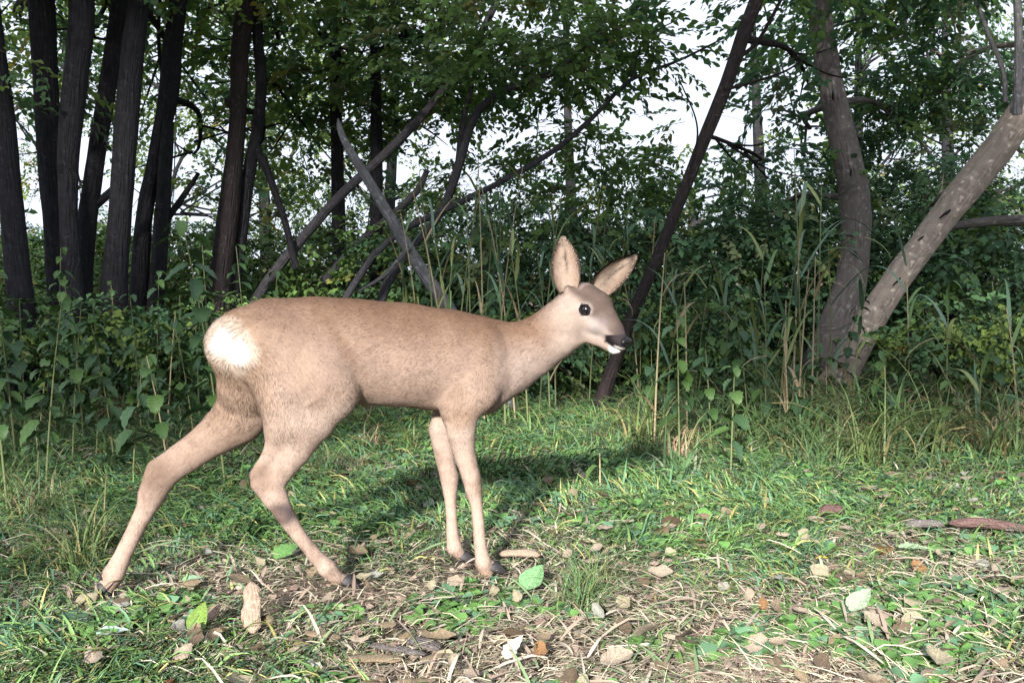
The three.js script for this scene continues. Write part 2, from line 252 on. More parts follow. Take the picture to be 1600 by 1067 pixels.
tree('tan smooth-barked trunk leaning far out from a low base in the grass', null, 'tan', 6.7, [[1300, null, 72], [1322, 575, 64], [1358, 505, 62], [1400, 440, 62], [1440, 385, 62], [1482, 330, 64], [1530, 270, 66], [1572, 215, 68], [1605, 165, 66], [1660, 70, 60], [1780, -150, 50], [1900, -500, 36]], [{ s: [[1590, 180, 32], [1592, 140, 22], [1593, 60, 19], [1590, 0, 18], [1584, -120, 16], [1570, -400, 10]], d: 6.65, bark: 'pale' }, { s: [[1572, 160, 12], [1568, 110, 11], [1548, 60, 10], [1528, 5, 9], [1500, -80, 8], [1480, -300, 6]], d: 6.75, bark: 'pale' }], [[1500, 90, 8.7, .8, .6, .8, 300, -.3], [1560, 300, 9.6, .8, .5, .7, 240, -.25], [1440, 330, 9.2, .7, .4, .7, 220, -.3], [1590, -60, 7, 1.2, .5, .9, 220], [1480, -130, 6.8, 1.2, .4, .9, 180]], { seed: 15, tone: 3, rough: .10, flare: .25, thin: .7, dens: .9, knots: [[1478, 334, 6.59, .03, -.75], [1402, 440, 6.59, .022, -.6], [1440, 372, 6.59, .018, -.7], [1345, 540, 6.59, .024, -.5]] });
// grey log leaning against the thicket
{ const pts = stemPts([[812, null, 22], [745, 560, 22], [700, 480, 21], [660, 424, 20], [622, 362, 18], [580, 290, 16], [549, 240, 13], [536, 216, 11], [530, 198, 9], [528, 186, 3]], 6.0, 6.9);
  const t = thing('leaning_log', 'bare pale grey log leaning up from behind the deer back', 'log', V(pts[0].p.x, 0, pts[0].p.z));
  const loc = pts.map(a => ({ p: a.p.clone().sub(t.position), r: a.r })); part('trunk', limb(loc, 12, 36, .12, 41, .1), BARK.pale, t);
  part('limb', limb(stemPts([[640, 385, 9], [600, 430, 7], [560, 455, 4]], 6.3).map(a => ({ p: a.p.sub(t.position), r: a.r })), 6, 10, .1, 5), BARK.pale, t); }
{ const pts = stemPts([[1470, 356, 9], [1520, 349, 14], [1570, 345, 17], [1640, 344, 20], [1760, 330, 24]], 7.2, 7.0);
  tag(top('dead_branch', limb(pts, 8, 20, .12, 43), BARK.grey), 'grey dead branch lying level behind the tan leaning trunk', 'branch'); }
// trees of the far side of the wood
const farSpots = [[-120, 13], [90, 15], [250, 12.5], [420, 14.5], [600, 13], [760, 17], [900, 13.5], [1090, 16], [1200, 12], [1340, 13.5], [1490, 12], [1640, 14]];
farSpots.forEach(([u, d], i) => {
  const R = rng(400 + i), open = i === 7 || i === 5, w = 20 + R() * 12, du = (R() - .5) * 60, bl = [];
  const rows = open ? [[300, 120], [400, 140]] : [[60, 150], [190, 150], [310, 160], [400, 160], [-80, 120]];
  for (const [v, n] of rows) for (let k = 0; k < 2; k++) { const bu = u + (R() - .5) * 190, bv = v + (R() - .5) * 60; if ((Math.abs(bu - 1095) < 250 && bv < 255) || (bu > 640 && bu < 1060 && bv > 10 && bv < 335)) continue; bl.push([bu, bv, d + (R() - .5) * 2, 1.1, .75, 1, n * .47, -.14 + (i < 3 ? .08 : 0)]); }
  tree(open ? 'low leafy tree showing beneath the open patch of sky' : 'leafy tree at the far side of the wood, seen between the nearer trunks', 'far trees behind the thicket', 'dark', d, [[u, null, w], [u + du * .3, 350, w * .8], [u + du * .7, open ? 340 : 150, w * .5], [u + du, open ? 300 : -60, w * .12]], [], bl, { seed: 60 + i, tone: i < 5 ? 2 : 1, geos: sprayFar, size: .62, name: 'far_tree' });
});
// unseen trees added behind the camera, whose leaves keep the low sun off the wood
[[-7.5, 6.5], [-3.6, 7.2], [.4, 6.4], [4.4, 7.0]].forEach(([x, z], i) => {
  const R = rng(700 + i), y0 = gh(x, z), t = thing('added_shade_tree', 'unseen leafy tree added behind the camera to shade the wood', 'tree', V(x, y0, z), 'added trees that shade the wood');
  part('trunk', limb([[0, -.1, .17], [.1, 1.6, .15], [.05, 3.5, .13], [-.1, 6, .09], [0, 9, .03]].map(([a, b, r]) => ({ p: V(a, b, 0), r })), 12, 30, .1, 80 + i, .5), BARK.dark, t);
  const bl = []; for (let k = 0; k < 34; k++) { const bz = z + (R() - .5) * 2.4, bx = x + (R() - .5) * 4.8, xg = bx + .23 * (bz + 5), D = lerp(4.0, 6.1, sstep(-1.5, -.75, xg)) - 1.2 * sstep(1.1, 1.8, xg); bl.push({ p: V(bx, (bz + D) * .394 + .56 + 4.6 * Math.pow(R(), 1.6), bz), r: [.8, .48, .7], n: 72, gap: -.4 }); }  // crown undersides shaped to leave the deer lit and darken the wood behind
  for (const b of bl.filter((_, k) => k % 2)) part('limb', limb([{ p: V(0, Math.max(2.6, b.p.y - 1.4), 0), r: .04 }, { p: b.p.clone().sub(t.position).multiplyScalar(.5).add(V(0, b.p.y * .3, 0)), r: .025 }, { p: b.p.clone().sub(t.position), r: .008 }], 6, 10, .1, k0++), BARK.dark, t);
  crownOf(t, bl, 900 + i, 0, sprayFar, .7, denseMat);
});

// ---------------------------------------------------------------- thicket of shrubs
const shrubs = [[-40, 8.2, 480, 150, 170], [60, 8.8, 470, 150, 150], [215, 9, 450, 150, 140], [330, 8.6, 470, 140, 140], [450, 8.8, 455, 150, 150], [575, 8.4, 470, 150, 130], [700, 8.2, 450, 150, 150], [830, 8, 430, 150, 170], [950, 8, 440, 150, 170], [1070, 8.2, 430, 150, 170], [1180, 7.8, 450, 140, 150], [1270, 8.3, 430, 140, 180], [1420, 8, 440, 150, 170], [1520, 7.6, 470, 150, 160], [1620, 7.8, 450, 150, 180]];
shrubs.forEach(([u, d, v, ru, rv], i) => {
  const c = at(u, v, d), k = d / FOCAL, y = gh(c.x, c.z), t = thing('thicket_shrub', i < 6 ? 'dense dark green shrub filling the gap under the upright trunks' : 'dense dark green shrub in the thicket behind the reeds and leaning trunks', 'shrub', V(c.x, y, c.z), i < 6 ? 'shrubs under the upright trunks' : 'shrubs of the thicket');
  const R = rng(300 + i);
  for (let s = 0; s < 6; s++) { const e = V((R() - .5) * ru * k * 1.5, (c.y - y) * (.6 + R() * .8), (R() - .5) * .7); part('stem', limb([{ p: V((R() - .5) * .2, -.05, (R() - .5) * .2), r: .012 }, { p: e.clone().multiplyScalar(.5).add(V(0, .1, 0)), r: .009 }, { p: e, r: .003 }], 5, 8, .1, s), BARK.brown, t); }
  crownOf(t, [{ p: c, r: [ru * k, rv * k * .9, .55], n: 230, gap: -.3 }, { p: V(c.x, y + .25, c.z + .15), r: [ru * k * 1.1, .35, .5], n: 110, gap: -.4 }], 500 + i, i < 6 ? 0 : 3, sprayNear, 1, denseMat);
});

// second, deeper rows that close the view under the crowns, and low bushes at the clearing's edge
const deep = [];
for (let i = 0; i < 17; i++) deep.push([-60 + i * 105, 10.6 + (i % 3) * .7, i < 6 ? 425 : 395, 120, i < 6 ? 85 : 125, 'tall_shrub', 'dark shrub deep in the wood behind the front thicket', 'deep shrubs of the wood', 150]);
for (const [u, d, v] of [[905, 7.0, 540], [985, 7.1, 535], [1050, 6.8, 530], [1120, 6.5, 530], [1480, 5.9, 540], [1570, 5.8, 545], [860, 6.6, 545]]) deep.push([u, d, v, 80, 75, 'low_bush', 'low dark leafy bush at the clearing edge below the leaning trunks', 'low bushes at the clearing edge', 120]);
for (const [u, d, v] of [[20, 5.9, 540], [110, 6.0, 550], [200, 5.9, 545], [290, 6.0, 540], [380, 6.2, 530]]) deep.push([u, d, v, 85, 75, 'low_bush', 'low dark leafy bush behind the nettles at the trunk feet', 'low bushes behind the nettles', 110]);
deep.forEach(([u, d, v, ru, rv, name, label, group, n], i) => {
  const c = at(u, v, d), k = d / FOCAL, y = gh(c.x, c.z), t = thing(name, label, 'shrub', V(c.x, y, c.z), group), R = rng(1300 + i);
  for (let s = 0; s < 4; s++) { const e = V((R() - .5) * ru * k * 1.5, (c.y - y) * (.6 + R() * .8), (R() - .5) * .5); part('stem', limb([{ p: V((R() - .5) * .15, -.05, (R() - .5) * .15), r: .01 }, { p: e.clone().multiplyScalar(.5).add(V(0, .08, 0)), r: .007 }, { p: e, r: .003 }], 5, 8, .1, s), BARK.brown, t); }
  crownOf(t, [{ p: c, r: [ru * k, rv * k, name === 'low_bush' ? .3 : .7], n, gap: -.45 }], 1500 + i, i % 4, name === 'low_bush' ? sprayNear : sprayFar, name === 'low_bush' ? .7 : .55, denseMat);
});

// ---------------------------------------------------------------- nettles
function toothedLeaf(L, W, droop, fold, n = 9, teeth = .18) { // along +z, base at the origin, upper side +y
  const pos = [], idx = [], uv = [];
  for (let i = 0; i <= n; i++) {
    const t = i / n, z = t * L * Math.cos(droop * t * .6), y = -Math.sin(droop * t) * L * .45 * t;
    let w = W * Math.pow(Math.sin(Math.PI * Math.pow(t * .985 + .012, .62)), .9); if (i % 2 && i < n) w *= 1 + teeth; else if (i < n) w *= 1 - teeth * .5;
    const f = fold * w;
    pos.push(-w, y + f + .02 * L * Math.sin(i * 1.7), z, -w * .5, y + f * .35, z, 0, y - .01 * L, z, w * .5, y + f * .35, z, w, y + f + .02 * L * Math.sin(i * 2.3 + 1), z);
    for (let k = 0; k < 5; k++) uv.push(k / 4, t);
    if (i < n) for (let k = 0; k < 4; k++) { const a = i * 5 + k; idx.push(a, a + 5, a + 1, a + 1, a + 5, a + 6); }
  }
  return geom(pos, idx, { uv: [uv, 2] });
}
const leafVein = tex(128, 256, (u, v) => { // pale midrib and side veins, mottled blade
  const x = Math.abs(u - .5) * 2, mid = sstep(.07, .0, x), side = sstep(.12, .0, Math.abs(((v * 9 - x * 1.6) % 1 + 1) % 1 - .5) * .9) * .5 * (1 - x * .4);
  const k = .82 + .2 * noise(u * 9, v * 18) + .12 * noise(u * 40, v * 60), m = Math.max(mid, side); return [clamp(k * .86 + m * .22), clamp(k * .9 + m * .16), clamp(k * .84 + m * .16)];
}, true);
const nettleGeos = [0, 1, 2, 3].map(k => toothedLeaf(1, .225 + .03 * (k % 2), [.5, .9, 1.25, 1.6][k], [.25, .1, .35, .2][k]));
const nettleMats = [[.075, .15, .045], [.06, .12, .05], [.10, .18, .05], [.07, .135, .07]].map(c => new THREE.MeshPhysicalMaterial({ color: lin(...c), map: leafVein, roughness: .55, specularIntensity: .6, side: THREE.DoubleSide }));
const stemMat = new THREE.MeshStandardMaterial({ color: lin(.13, .15, .06), roughness: .8 });
const dryMat = new THREE.MeshStandardMaterial({ color: lin(.30, .24, .14), roughness: .85 });
function nettle(u, vTop, d, o = {}) {
  const base = at(u, rowOf(0, d), d); base.y = gh(base.x, base.z); const h = Math.max(.12, at(u, vTop, d).y - base.y);
  const R = rng(Math.round(u * 7 + vTop * 3 + d * 100)), t = thing(o.name || 'nettle_plant', o.label, o.cat || 'plant', base, o.group);
  const lean = V((R() - .5) * .35 * h + (o.lean || 0), h, (R() - .2) * .25 * h), mid = V(lean.x * .3, h * .5, lean.z * .25);
  const curve = new THREE.QuadraticBezierCurve3(V(0, -.02, 0), mid, lean);
  part('stem', limb([0, .25, .5, .75, 1].map(k => ({ p: curve.getPoint(k), r: lerp(.0042, .0016, k) * (o.fat || 1) })), 6, 12, .05, 3), R() < .08 ? dryMat : stemMat, t);
  const len = o.leaf || .085, n = Math.max(3, Math.round(h / (o.gap || .062))), a0 = R() * 6;
  for (let i = 1; i <= n; i++) {
    const k = lerp(o.bare ?? .25, 1, i / n), p = curve.getPoint(Math.min(1, k)), s = len * (.55 + .65 * Math.sin(Math.PI * clamp(k * .85 + .05))) * (.8 + R() * .35);
    const pair = i === n ? 3 : 2;
    for (let q = 0; q < pair; q++) {
      if (R() < .1) continue;
      const a = a0 + i * 1.57 + q * (6.283 / pair) + (R() - .5) * .6, m = part('leaf', nettleGeos[Math.floor(R() * 4)], nettleMats[Math.floor(R() * 4)], t);
      m.position.copy(p).add(V(Math.sin(a) * .012, .004, Math.cos(a) * .012)); m.rotation.set(-.15 + R() * .75, a, (R() - .5) * .6, 'YXZ'); m.scale.set(s * (.85 + R() * .3), s, s);
    }
  }
  return t;
}
const NG = { label: 'leafy green nettle with toothed drooping leaves below the dark upright trunks', group: 'nettles below the upright trunks' };
nettle(352, 348, 3.9, { label: 'tall pale-stemmed nettle with large leaves rising right behind the deer rump', leaf: .13, gap: .07, lean: -.08 });
for (const [u, v, d] of [[25, 372, 4.3], [70, 458, 3.8], [12, 505, 3.4], [112, 470, 4.4], [178, 505, 4.5], [222, 462, 4.7], [258, 486, 4.2], [268, 555, 3.75], [306, 500, 4.6], [150, 556, 4.6], [-8, 430, 4.9], [312, 420, 5.1], [392, 384, 5.3], [244, 425, 5.6], [56, 560, 3.9], [206, 560, 4.0], [130, 425, 5.4], [420, 425, 5.0], [90, 390, 5.6], [160, 470, 5.6], [40, 470, 4.8], [280, 450, 5.5], [350, 440, 4.6], [200, 520, 5.1], [100, 560, 5.0], [20, 580, 4.6], [240, 590, 4.8], [330, 380, 5.8], [70, 520, 5.3], [130, 510, 4.9], [186, 440, 6.0], [-30, 360, 5.2]]) nettle(u, v, d, { ...NG, leaf: .072 + .014 * (Math.abs(u * 7) % 3) });
const NR = { label: 'leafy nettle among the reeds and grass by the leaning trunks', group: 'nettles by the leaning trunks' };
for (const [u, v, d] of [[1062, 478, 4.4], [1172, 472, 5.0], [1142, 575, 4.1], [1112, 545, 4.6], [1020, 545, 5.2], [1228, 530, 5.4], [1292, 560, 5.2], [1498, 520, 5.8], [1560, 530, 5.4], [1350, 610, 4.7], [1585, 600, 4.9], [1420, 560, 5.6], [1085, 500, 5.6], [1200, 560, 4.9], [1540, 470, 6.2], [1455, 470, 6.3], [1130, 480, 5.9], [1000, 480, 6.2], [1310, 470, 6.0], [1255, 590, 4.7]]) nettle(u, v, d, { ...NR, leaf: .085 + .02 * ((u * 3) % 2) });
nettle(1388, 548, 4.7, { label: 'nettle with pale rounded top leaves in front of the tan trunk base', leaf: .1 });
nettle(1470, 596, 4.5, { label: 'small nettle with one broad heart-shaped leaf in the tall grass', leaf: .1, bare: .6 });
nettle(938, 702, 3.75, { name: 'seedling', label: 'single small pale green seedling beside the deer shadow', leaf: .062, bare: .45, gap: .06 });

// ---------------------------------------------------------------- reeds
function bladeGeo(L, W, arc, twist, n = 9) { // rises along +y, arches over to +z
  const pos = [], idx = [];
  for (let i = 0; i <= n; i++) { const t = i / n, a = arc * t * t, w = W * (t < .12 ? .5 + t * 4 : Math.pow(1 - (t - .12) / .9, .75)), tw = twist * t; const y = L * (t - .32 * arc * t * t * t * .9), z = L * .55 * Math.sin(Math.min(1.5, a)) * t; pos.push(-w * Math.cos(tw), y, z - w * Math.sin(tw), 0, y - W * .35, z + W * .2, w * Math.cos(tw), y, z + w * Math.sin(tw)); if (i < n) for (const k of [0, 1]) { const q = i * 3 + k; idx.push(q, q + 1, q + 3, q + 1, q + 4, q + 3); } }
  return geom(pos, idx);
}
const reedBlades = [bladeGeo(1, .0075, .5, .6), bladeGeo(1, .009, 1.1, 1.1), bladeGeo(1, .008, 1.7, -.8), bladeGeo(1, .010, 2.1, .5)];
const reedMats = [[.10, .17, .06], [.075, .14, .075], [.16, .19, .06], [.09, .15, .10]].map(c => new THREE.MeshStandardMaterial({ color: lin(...c), roughness: .6, side: THREE.DoubleSide }));
const dryBlade = new THREE.MeshStandardMaterial({ color: lin(.26, .195, .11), roughness: .8, side: THREE.DoubleSide });
function reed(u, vTop, d, o = {}) {
  const base = at(u, rowOf(0, d), d); base.y = gh(base.x, base.z); const h = at(u, vTop, d).y - base.y, R = rng(Math.round(u * 11 + vTop * 5 + d * 97));
  const t = thing('reed', o.label, 'reed', base, o.group), lean = V((o.lean ?? (R() - .5) * .3) * h, h, (R() - .5) * .25 * h);
  const curve = new THREE.QuadraticBezierCurve3(V(0, -.03, 0), V(lean.x * .25, h * .55, lean.z * .2), lean);
  part('stalk', limb([0, .35, .7, 1].map(k => ({ p: curve.getPoint(k), r: lerp(.0055, .0022, k) })), 6, 14, .04, 2), o.dry ? dryMat : R() < .25 ? dryMat : stemMat, t);
  const n = o.blades ?? 6;
  for (let i = 0; i < n; i++) {
    const k = lerp(.18, 1, (i + R() * .6) / n), m = part('blade', reedBlades[Math.floor(R() * 4)], o.dry || R() < .07 ? dryBlade : reedMats[Math.floor(R() * 4)], t);
    m.position.copy(curve.getPoint(Math.min(1, k))); const s = (o.len || .42) * (.7 + R() * .6); m.scale.set(o.wide || 1, s, s); m.rotation.set(.25 + R() * .55, R() * 6.28, (R() - .5) * .4, 'YXZ');
  }
  return t;
}
const RC = { label: 'green reed with long arching blades in the stand behind the deer back', group: 'reeds behind the deer back' };
for (const [u, v, d] of [[684, 268, 5.7], [706, 282, 5.5], [722, 262, 5.8], [738, 300, 5.4], [772, 262, 5.9], [806, 290, 5.6], [842, 310, 5.8], [664, 330, 6.0], [790, 350, 5.3], [868, 340, 6.1], [826, 380, 5.4], [716, 350, 5.3], [752, 330, 6.2], [690, 390, 5.2], [905, 320, 6.6], [935, 330, 6.9], [960, 310, 7.0], [985, 330, 6.8], [1010, 340, 7.0], [880, 300, 7.1], [1035, 350, 6.9], [920, 400, 6.3], [860, 400, 5.8], [640, 360, 6.5], [780, 290, 6.8], [960, 400, 6.4], [1000, 410, 6.4], [1060, 400, 6.6]]) reed(u, v, d, RC);
reed(757, 250, 5.5, { label: 'tall straight straw-coloured dead reed stalk behind the deer shoulder', dry: true, blades: 1, lean: -.02 });
reed(706, 300, 5.4, { label: 'bent dry yellow reed drooping beside the grey leaning log', dry: true, blades: 3, lean: -.16 });
const RR = { label: 'green reed with broad blades beside the leaning trunks', group: 'reeds beside the leaning trunks' };
for (const [u, v, d, l] of [[1238, 300, 5.3, .02], [1252, 235, 5.4, -.05], [1216, 400, 5.0, .06], [1276, 290, 5.6], [1198, 430, 5.4], [1300, 380, 5.7], [1180, 380, 6.0], [1085, 430, 6.0], [1420, 400, 6.0], [1478, 470, 5.4], [1560, 440, 6.0], [1140, 420, 6.2], [1330, 430, 5.2], [1528, 560, 4.7], [1040, 440, 5.9], [1590, 480, 5.4]]) reed(u, v, d, { ...RR, lean: l, wide: 1.3, len: .46 });
for (const [u, v, d, l] of [[1246, 420, 5.0, .03], [1268, 400, 5.2, .01], [1232, 560, 4.8, -.03], [1074, 440, 5.0, -.04], [1226, 470, 4.9, .02]]) reed(u, v, d, { label: 'broken dry straw-coloured reed stalk standing by the leaning trunks', group: 'dry reed stalks by the leaning trunks', dry: true, blades: 2, lean: l, len: .3 });
reed(1022, 395, 4.8, { label: 'dry buff reed stalk crossing the dark slanting trunk', dry: true, blades: 2, lean: .05, len: .25 });

// ---------------------------------------------------------------- tall grass tufts
const tuftMats = [[.08, .14, .04], [.06, .12, .045], [.11, .15, .045], [.22, .185, .10]].map(c => new THREE.MeshStandardMaterial({ color: lin(...c), roughness: .65, side: THREE.DoubleSide, vertexColors: true }));
const tuftGeo = (seed, n, L) => { const R = rng(seed), gs = []; for (let i = 0; i < n; i++) { const g = bladeGeo(L * (.5 + R() * .7), .003 + R() * .003, .4 + R() * 1.9, (R() - .5) * 2, 6), dry = R() < .22; g.applyMatrix4(new THREE.Matrix4().compose(V((R() - .5) * .14, -.01, (R() - .5) * .12), new THREE.Quaternion().setFromEuler(new THREE.Euler(.1 + R() * .6, R() * 6.28, 0, 'YXZ')), V(1, 1, 1))); const k = .7 + R() * .6; g.setAttribute('color', new THREE.Float32BufferAttribute(Array.from({ length: g.attributes.position.count * 3 }, (_, j) => k * (dry ? [2.3, 1.35, 1.9][j % 3] : 1)), 3)); gs.push(g); } return mergeGeometries(gs); };
const tuftGeos = [0, 1, 2, 3, 4].map(k => tuftGeo(50 + k, 34, .34 + .05 * (k % 3)));
{
  const R = rng(606);
  const put = (u, v, label, group, s = 1) => { const p = onGround(u, v), t = thing('grass_tuft', label, 'grass tuft', p, group), m = part('blades', tuftGeos[Math.floor(R() * 5)], tuftMats[R() < .12 ? 3 : Math.floor(R() * 3)], t); m.userData.kind = 'stuff'; t.rotation.y = R() * 6.28; const q = s * (.8 + R() * .5); t.scale.set(q, q * (.8 + R() * .4), q); };
  for (let i = 0; i < 64; i++) { const u = 985 + R() * 640; put(u, 628 + R() * 105 + (u < 1080 ? 25 : 0), 'tall arching grass tuft with green and straw blades around the leaning trunk bases', 'grass tufts around the leaning trunks', .95); }
  for (let i = 0; i < 22; i++) put(-20 + R() * 340, 625 + R() * 130, 'low lush grass tuft at the foot of the nettles', 'grass tufts at the foot of the nettles', .6);
  for (let i = 0; i < 14; i++) put(-20 + R() * 180, 730 + R() * 170, 'long trailing grass tuft beside the deer trailing hind leg', 'grass tufts beside the trailing hind leg', .62);
  for (let i = 0; i < 10; i++) put(470 + R() * 180, 650 + R() * 110, 'loose upright grass tuft in the shade under the deer belly', 'grass tufts under the deer belly', .5);
  for (let i = 0; i < 8; i++) put(880 + R() * 60, 905 + R() * 60, 'bright green grass clump on the straw in front of the deer forefeet', 'grass clumps before the forefeet', .36);
}

// ---------------------------------------------------------------- roe deer
{
  const YAW = 18 * Math.PI / 180, POS = V(-0.36, 0, -2.66);
  POS.y = gh(POS.x, POS.z);
  const deer = thing('roe_deer', 'young roe deer walking across the clearing, grey-brown coat, white rump patch, ears up', 'deer', POS);
  deer.rotation.y = YAW; deer.updateMatrixWorld();
  const inv = deer.matrixWorld.clone().invert(), ZA = V(Math.sin(YAW), 0, Math.cos(YAW));
  const J = (u, v, r, z = 0, w = 1) => { // joint: where it shows, its radius there, its offset to the animal's right, its width
    const d = ray(u, v), t = (z + POS.clone().sub(camera.position).dot(ZA)) / d.dot(ZA);
    const p = d.multiplyScalar(t).add(camera.position); const depth = -p.z;
    return { p: p.applyMatrix4(inv), r: r * depth / FOCAL, w };
  };
  const F0 = (u, z, r, h) => { // foot joint at height h over the ground
    let v = 900, j; for (let k = 0; k < 12; k++) { j = J(u, v, r, z); v += (j.p.y - h) * 640; } return j;
  };
  const bones = []; let nChain = 0;
  const chain = (js, fur, flow = 1, region = 'body') => { const c = nChain++; for (let i = 0; i + 1 < js.length; i++) bones.push({ a: js[i].p, b: js[i + 1].p, ra: js[i].r, rb: js[i + 1].r, wa: js[i].w, wb: js[i + 1].w, c, fur, flow, region }); };
  // trunk and neck (from the tail forward, so hair flows against the chain)
  chain([J(366, 534, 42, 0, .8), J(385, 533, 52, 0, .85), J(425, 536, 71, 0, .85), J(490, 544, 80, 0, .8), J(560, 549, 82, 0, .82), J(630, 555, 81, 0, .84), J(692, 562, 80, 0, .8), J(738, 567, 76, 0, .74), J(768, 562, 63, 0, .72), J(796, 556, 52, .004, .8), J(832, 541, 43, .012, .85), J(862, 520, 39, .02, .88), J(892, 494, 38, .03, .95)], .013, -1);
  // near hind leg
  const zh = .065, zf = .062;
  chain([J(432, 555, 62, .05, .7), J(492, 588, 62, .075, .6), J(515, 612, 44, .08, .7)], .014, 1);
  chain([J(432, 548, 55, .05, .75), J(448, 610, 50, .07, .7), J(452, 660, 40, .075, .75)], .014, 1);
  chain([J(510, 605, 46, .08, .7), J(486, 655, 38, .08, .7), J(464, 702, 24, .078, .75), J(434, 742, 19, .075, .8), J(424, 758, 20, .074, .8), J(431, 778, 18, .073, .85), J(443, 802, 14.5, .072), J(466, 836, 11.5, .07), J(492, 868, 11, .068), J(511, 888, 14.5, .066), J(525, 903, 11, .065), F0(536, .064, 8.5, .034)], .006, 1, 'leg');
  chain([J(448, 655, 24, .075, .6), J(422, 706, 10, .075, .8), J(399, 742, 10, .075, .8), J(402, 756, 10, .075), J(424, 776, 12, .074)], .006, 1, 'leg');
  chain([J(352, 648, 18, -.06, .6), J(295, 694, 10, -.055, .8), J(241, 730, 11, -.05, .8), J(235, 746, 10, -.05), J(232, 770, 13, -.05)], .006, 1, 'leg');
  // far hind leg
  chain([J(425, 560, 60, -.05, .7), J(400, 615, 46, -.06, .7), J(374, 657, 37, -.06, .75), J(316, 697, 25, -.055, .75), J(270, 732, 20, -.05, .8), J(254, 748, 20, -.05, .8), J(238, 775, 18, -.05, .85), J(219, 812, 14, -.05), J(196, 858, 12.5, -.05), J(177, 898, 16.5, -.05), J(166, 918, 12.5, -.05), F0(158, -.05, 10, .032)], .007, 1, 'leg');
  chain([J(392, 555, 58, -.01, .8), J(388, 600, 48, -.025, .75), J(380, 634, 33, -.045, .7), J(362, 655, 20, -.055, .7)], .014, 1);
  // near fore leg
  chain([J(742, 560, 50, .05, .5), J(736, 605, 46, .068, .5), J(718, 640, 32, .07, .7), J(720, 678, 22, .07, .8), J(728, 717, 16.5, .066, .9), J(737, 748, 14.5, .064), J(740, 764, 13, .063), J(745, 792, 9.2, .062), J(750, 850, 9.2, .06), J(755, 880, 12.5, .06), J(760, 896, 9.5, .06), F0(766, .06, 8.5, .034)], .006, 1, 'leg');
  // far fore leg
  chain([J(742, 570, 50, -.05, .55), J(715, 625, 34, -.065, .7), J(690, 672, 20, -.065, .85), J(695, 715, 15, -.065), J(702, 746, 14, -.065), J(704, 788, 8.6, -.065), J(707, 836, 9, -.065), J(710, 856, 12, -.065), F0(720, -.065, 8.5, .034)], .006, 1, 'leg');
  chain([J(752, 598, 50, .0, .75), J(800, 577, 36, .008, .8), J(850, 548, 27, .018, .85), J(892, 520, 26, .03, .9)], .013, -1);
  // small tuft under the belly, tail stump
  chain([J(566, 612, 12, .0), J(572, 626, 7, .01), J(575, 634, 4, .01)], .016, 1);
  // head, in its own axes: forward, up, side (the side seen)
  const HF = V(.75, -.40, .525).normalize().transformDirection(inv), roll = .07;
  let HU = V(0, 1, 0); HU.addScaledVector(HF, -HU.dot(HF)).normalize();
  let HS = HF.clone().cross(HU); { const u = HU.clone(); HU = u.clone().multiplyScalar(Math.cos(roll)).addScaledVector(HS, Math.sin(roll)); HS = HF.clone().cross(HU); }
  const HO = J(912, 484, 1, .035).p, HSC = 0.97;
  const H = (f, u, s) => HO.clone().addScaledVector(HF, f * HSC).addScaledVector(HU, u * HSC).addScaledVector(HS, s * HSC);
  const Hj = (f, u, s, r, w = 1) => ({ p: H(f, u, s), r: r * HSC, w });
  chain([Hj(-.036, -.012, 0, .053), Hj(-.008, .018, 0, .055), Hj(.03, .019, 0, .051), Hj(.064, .004, 0, .0395), Hj(.103, -.013, 0, .0295), Hj(.132, -.025, 0, .0225), Hj(.143, -.03, 0, .0175)], .005, -1, 'head');
  for (const s of [-1, 1]) {
    chain([Hj(-.035, -.035, .022 * s, .036), Hj(.02, -.048, .018 * s, .032), Hj(.075, -.05, .011 * s, .02), Hj(.118, -.051, .007 * s, .0125)], .005, -1, 'head'); // jaw
    chain([Hj(-.004, .022, .036 * s, .024), Hj(.026, .0365, .041 * s, .0155), Hj(.048, .026, .032 * s, .014)], .004, -1, 'head'); // brow
    chain([Hj(.015, -.01, .036 * s, .021), Hj(.066, -.018, .022 * s, .019)], .004, -1, 'head'); // cheek
    chain([Hj(-.03, .036, .034 * s, .021), Hj(-.037, .045, .046 * s, .014)], .005, 1, 'head'); // ear root
    chain([Hj(.135, -.031, .012 * s, .0165), Hj(.15, -.034, .011 * s, .0125)], .003, -1, 'head'); // upper lip
  }
  chain([Hj(.10, -.058, 0, .013), Hj(.13, -.0585, 0, .0115), Hj(.139, -.056, 0, .009)], .004, -1, 'head'); // chin
  // distances
  const nb = bones.length, BA = new Float64Array(nb * 14);
  bones.forEach((b, i) => { const d = b.b.clone().sub(b.a); BA.set([b.a.x, b.a.y, b.a.z, d.x, d.y, d.z, 1 / Math.max(1e-9, d.lengthSq()), b.ra, b.rb - b.ra, b.wa, b.wb - b.wa, b.c, 0, 0], i * 14); });
  const cd = new Float64Array(nChain);
  const eyeP = [H(.031, .0195, .0475), H(.031, .0195, -.0475)];
  const mouthA = H(.16, -.0475, .006), mouthB = H(.105, -.043, .03);
  function bone(i, x, y, z) {
    const o = i * 14; const px = x - BA[o], py = y - BA[o + 1], pz = z - BA[o + 2];
    let t = (px * BA[o + 3] + py * BA[o + 4] + pz * BA[o + 5]) * BA[o + 6]; t = t < 0 ? 0 : t > 1 ? 1 : t;
    const dx = px - t * BA[o + 3], dy = py - t * BA[o + 4], dz = (pz - t * BA[o + 5]) / (BA[o + 9] + t * BA[o + 10]);
    return Math.sqrt(dx * dx + dy * dy + dz * dz) - BA[o + 7] - t * BA[o + 8];
  }
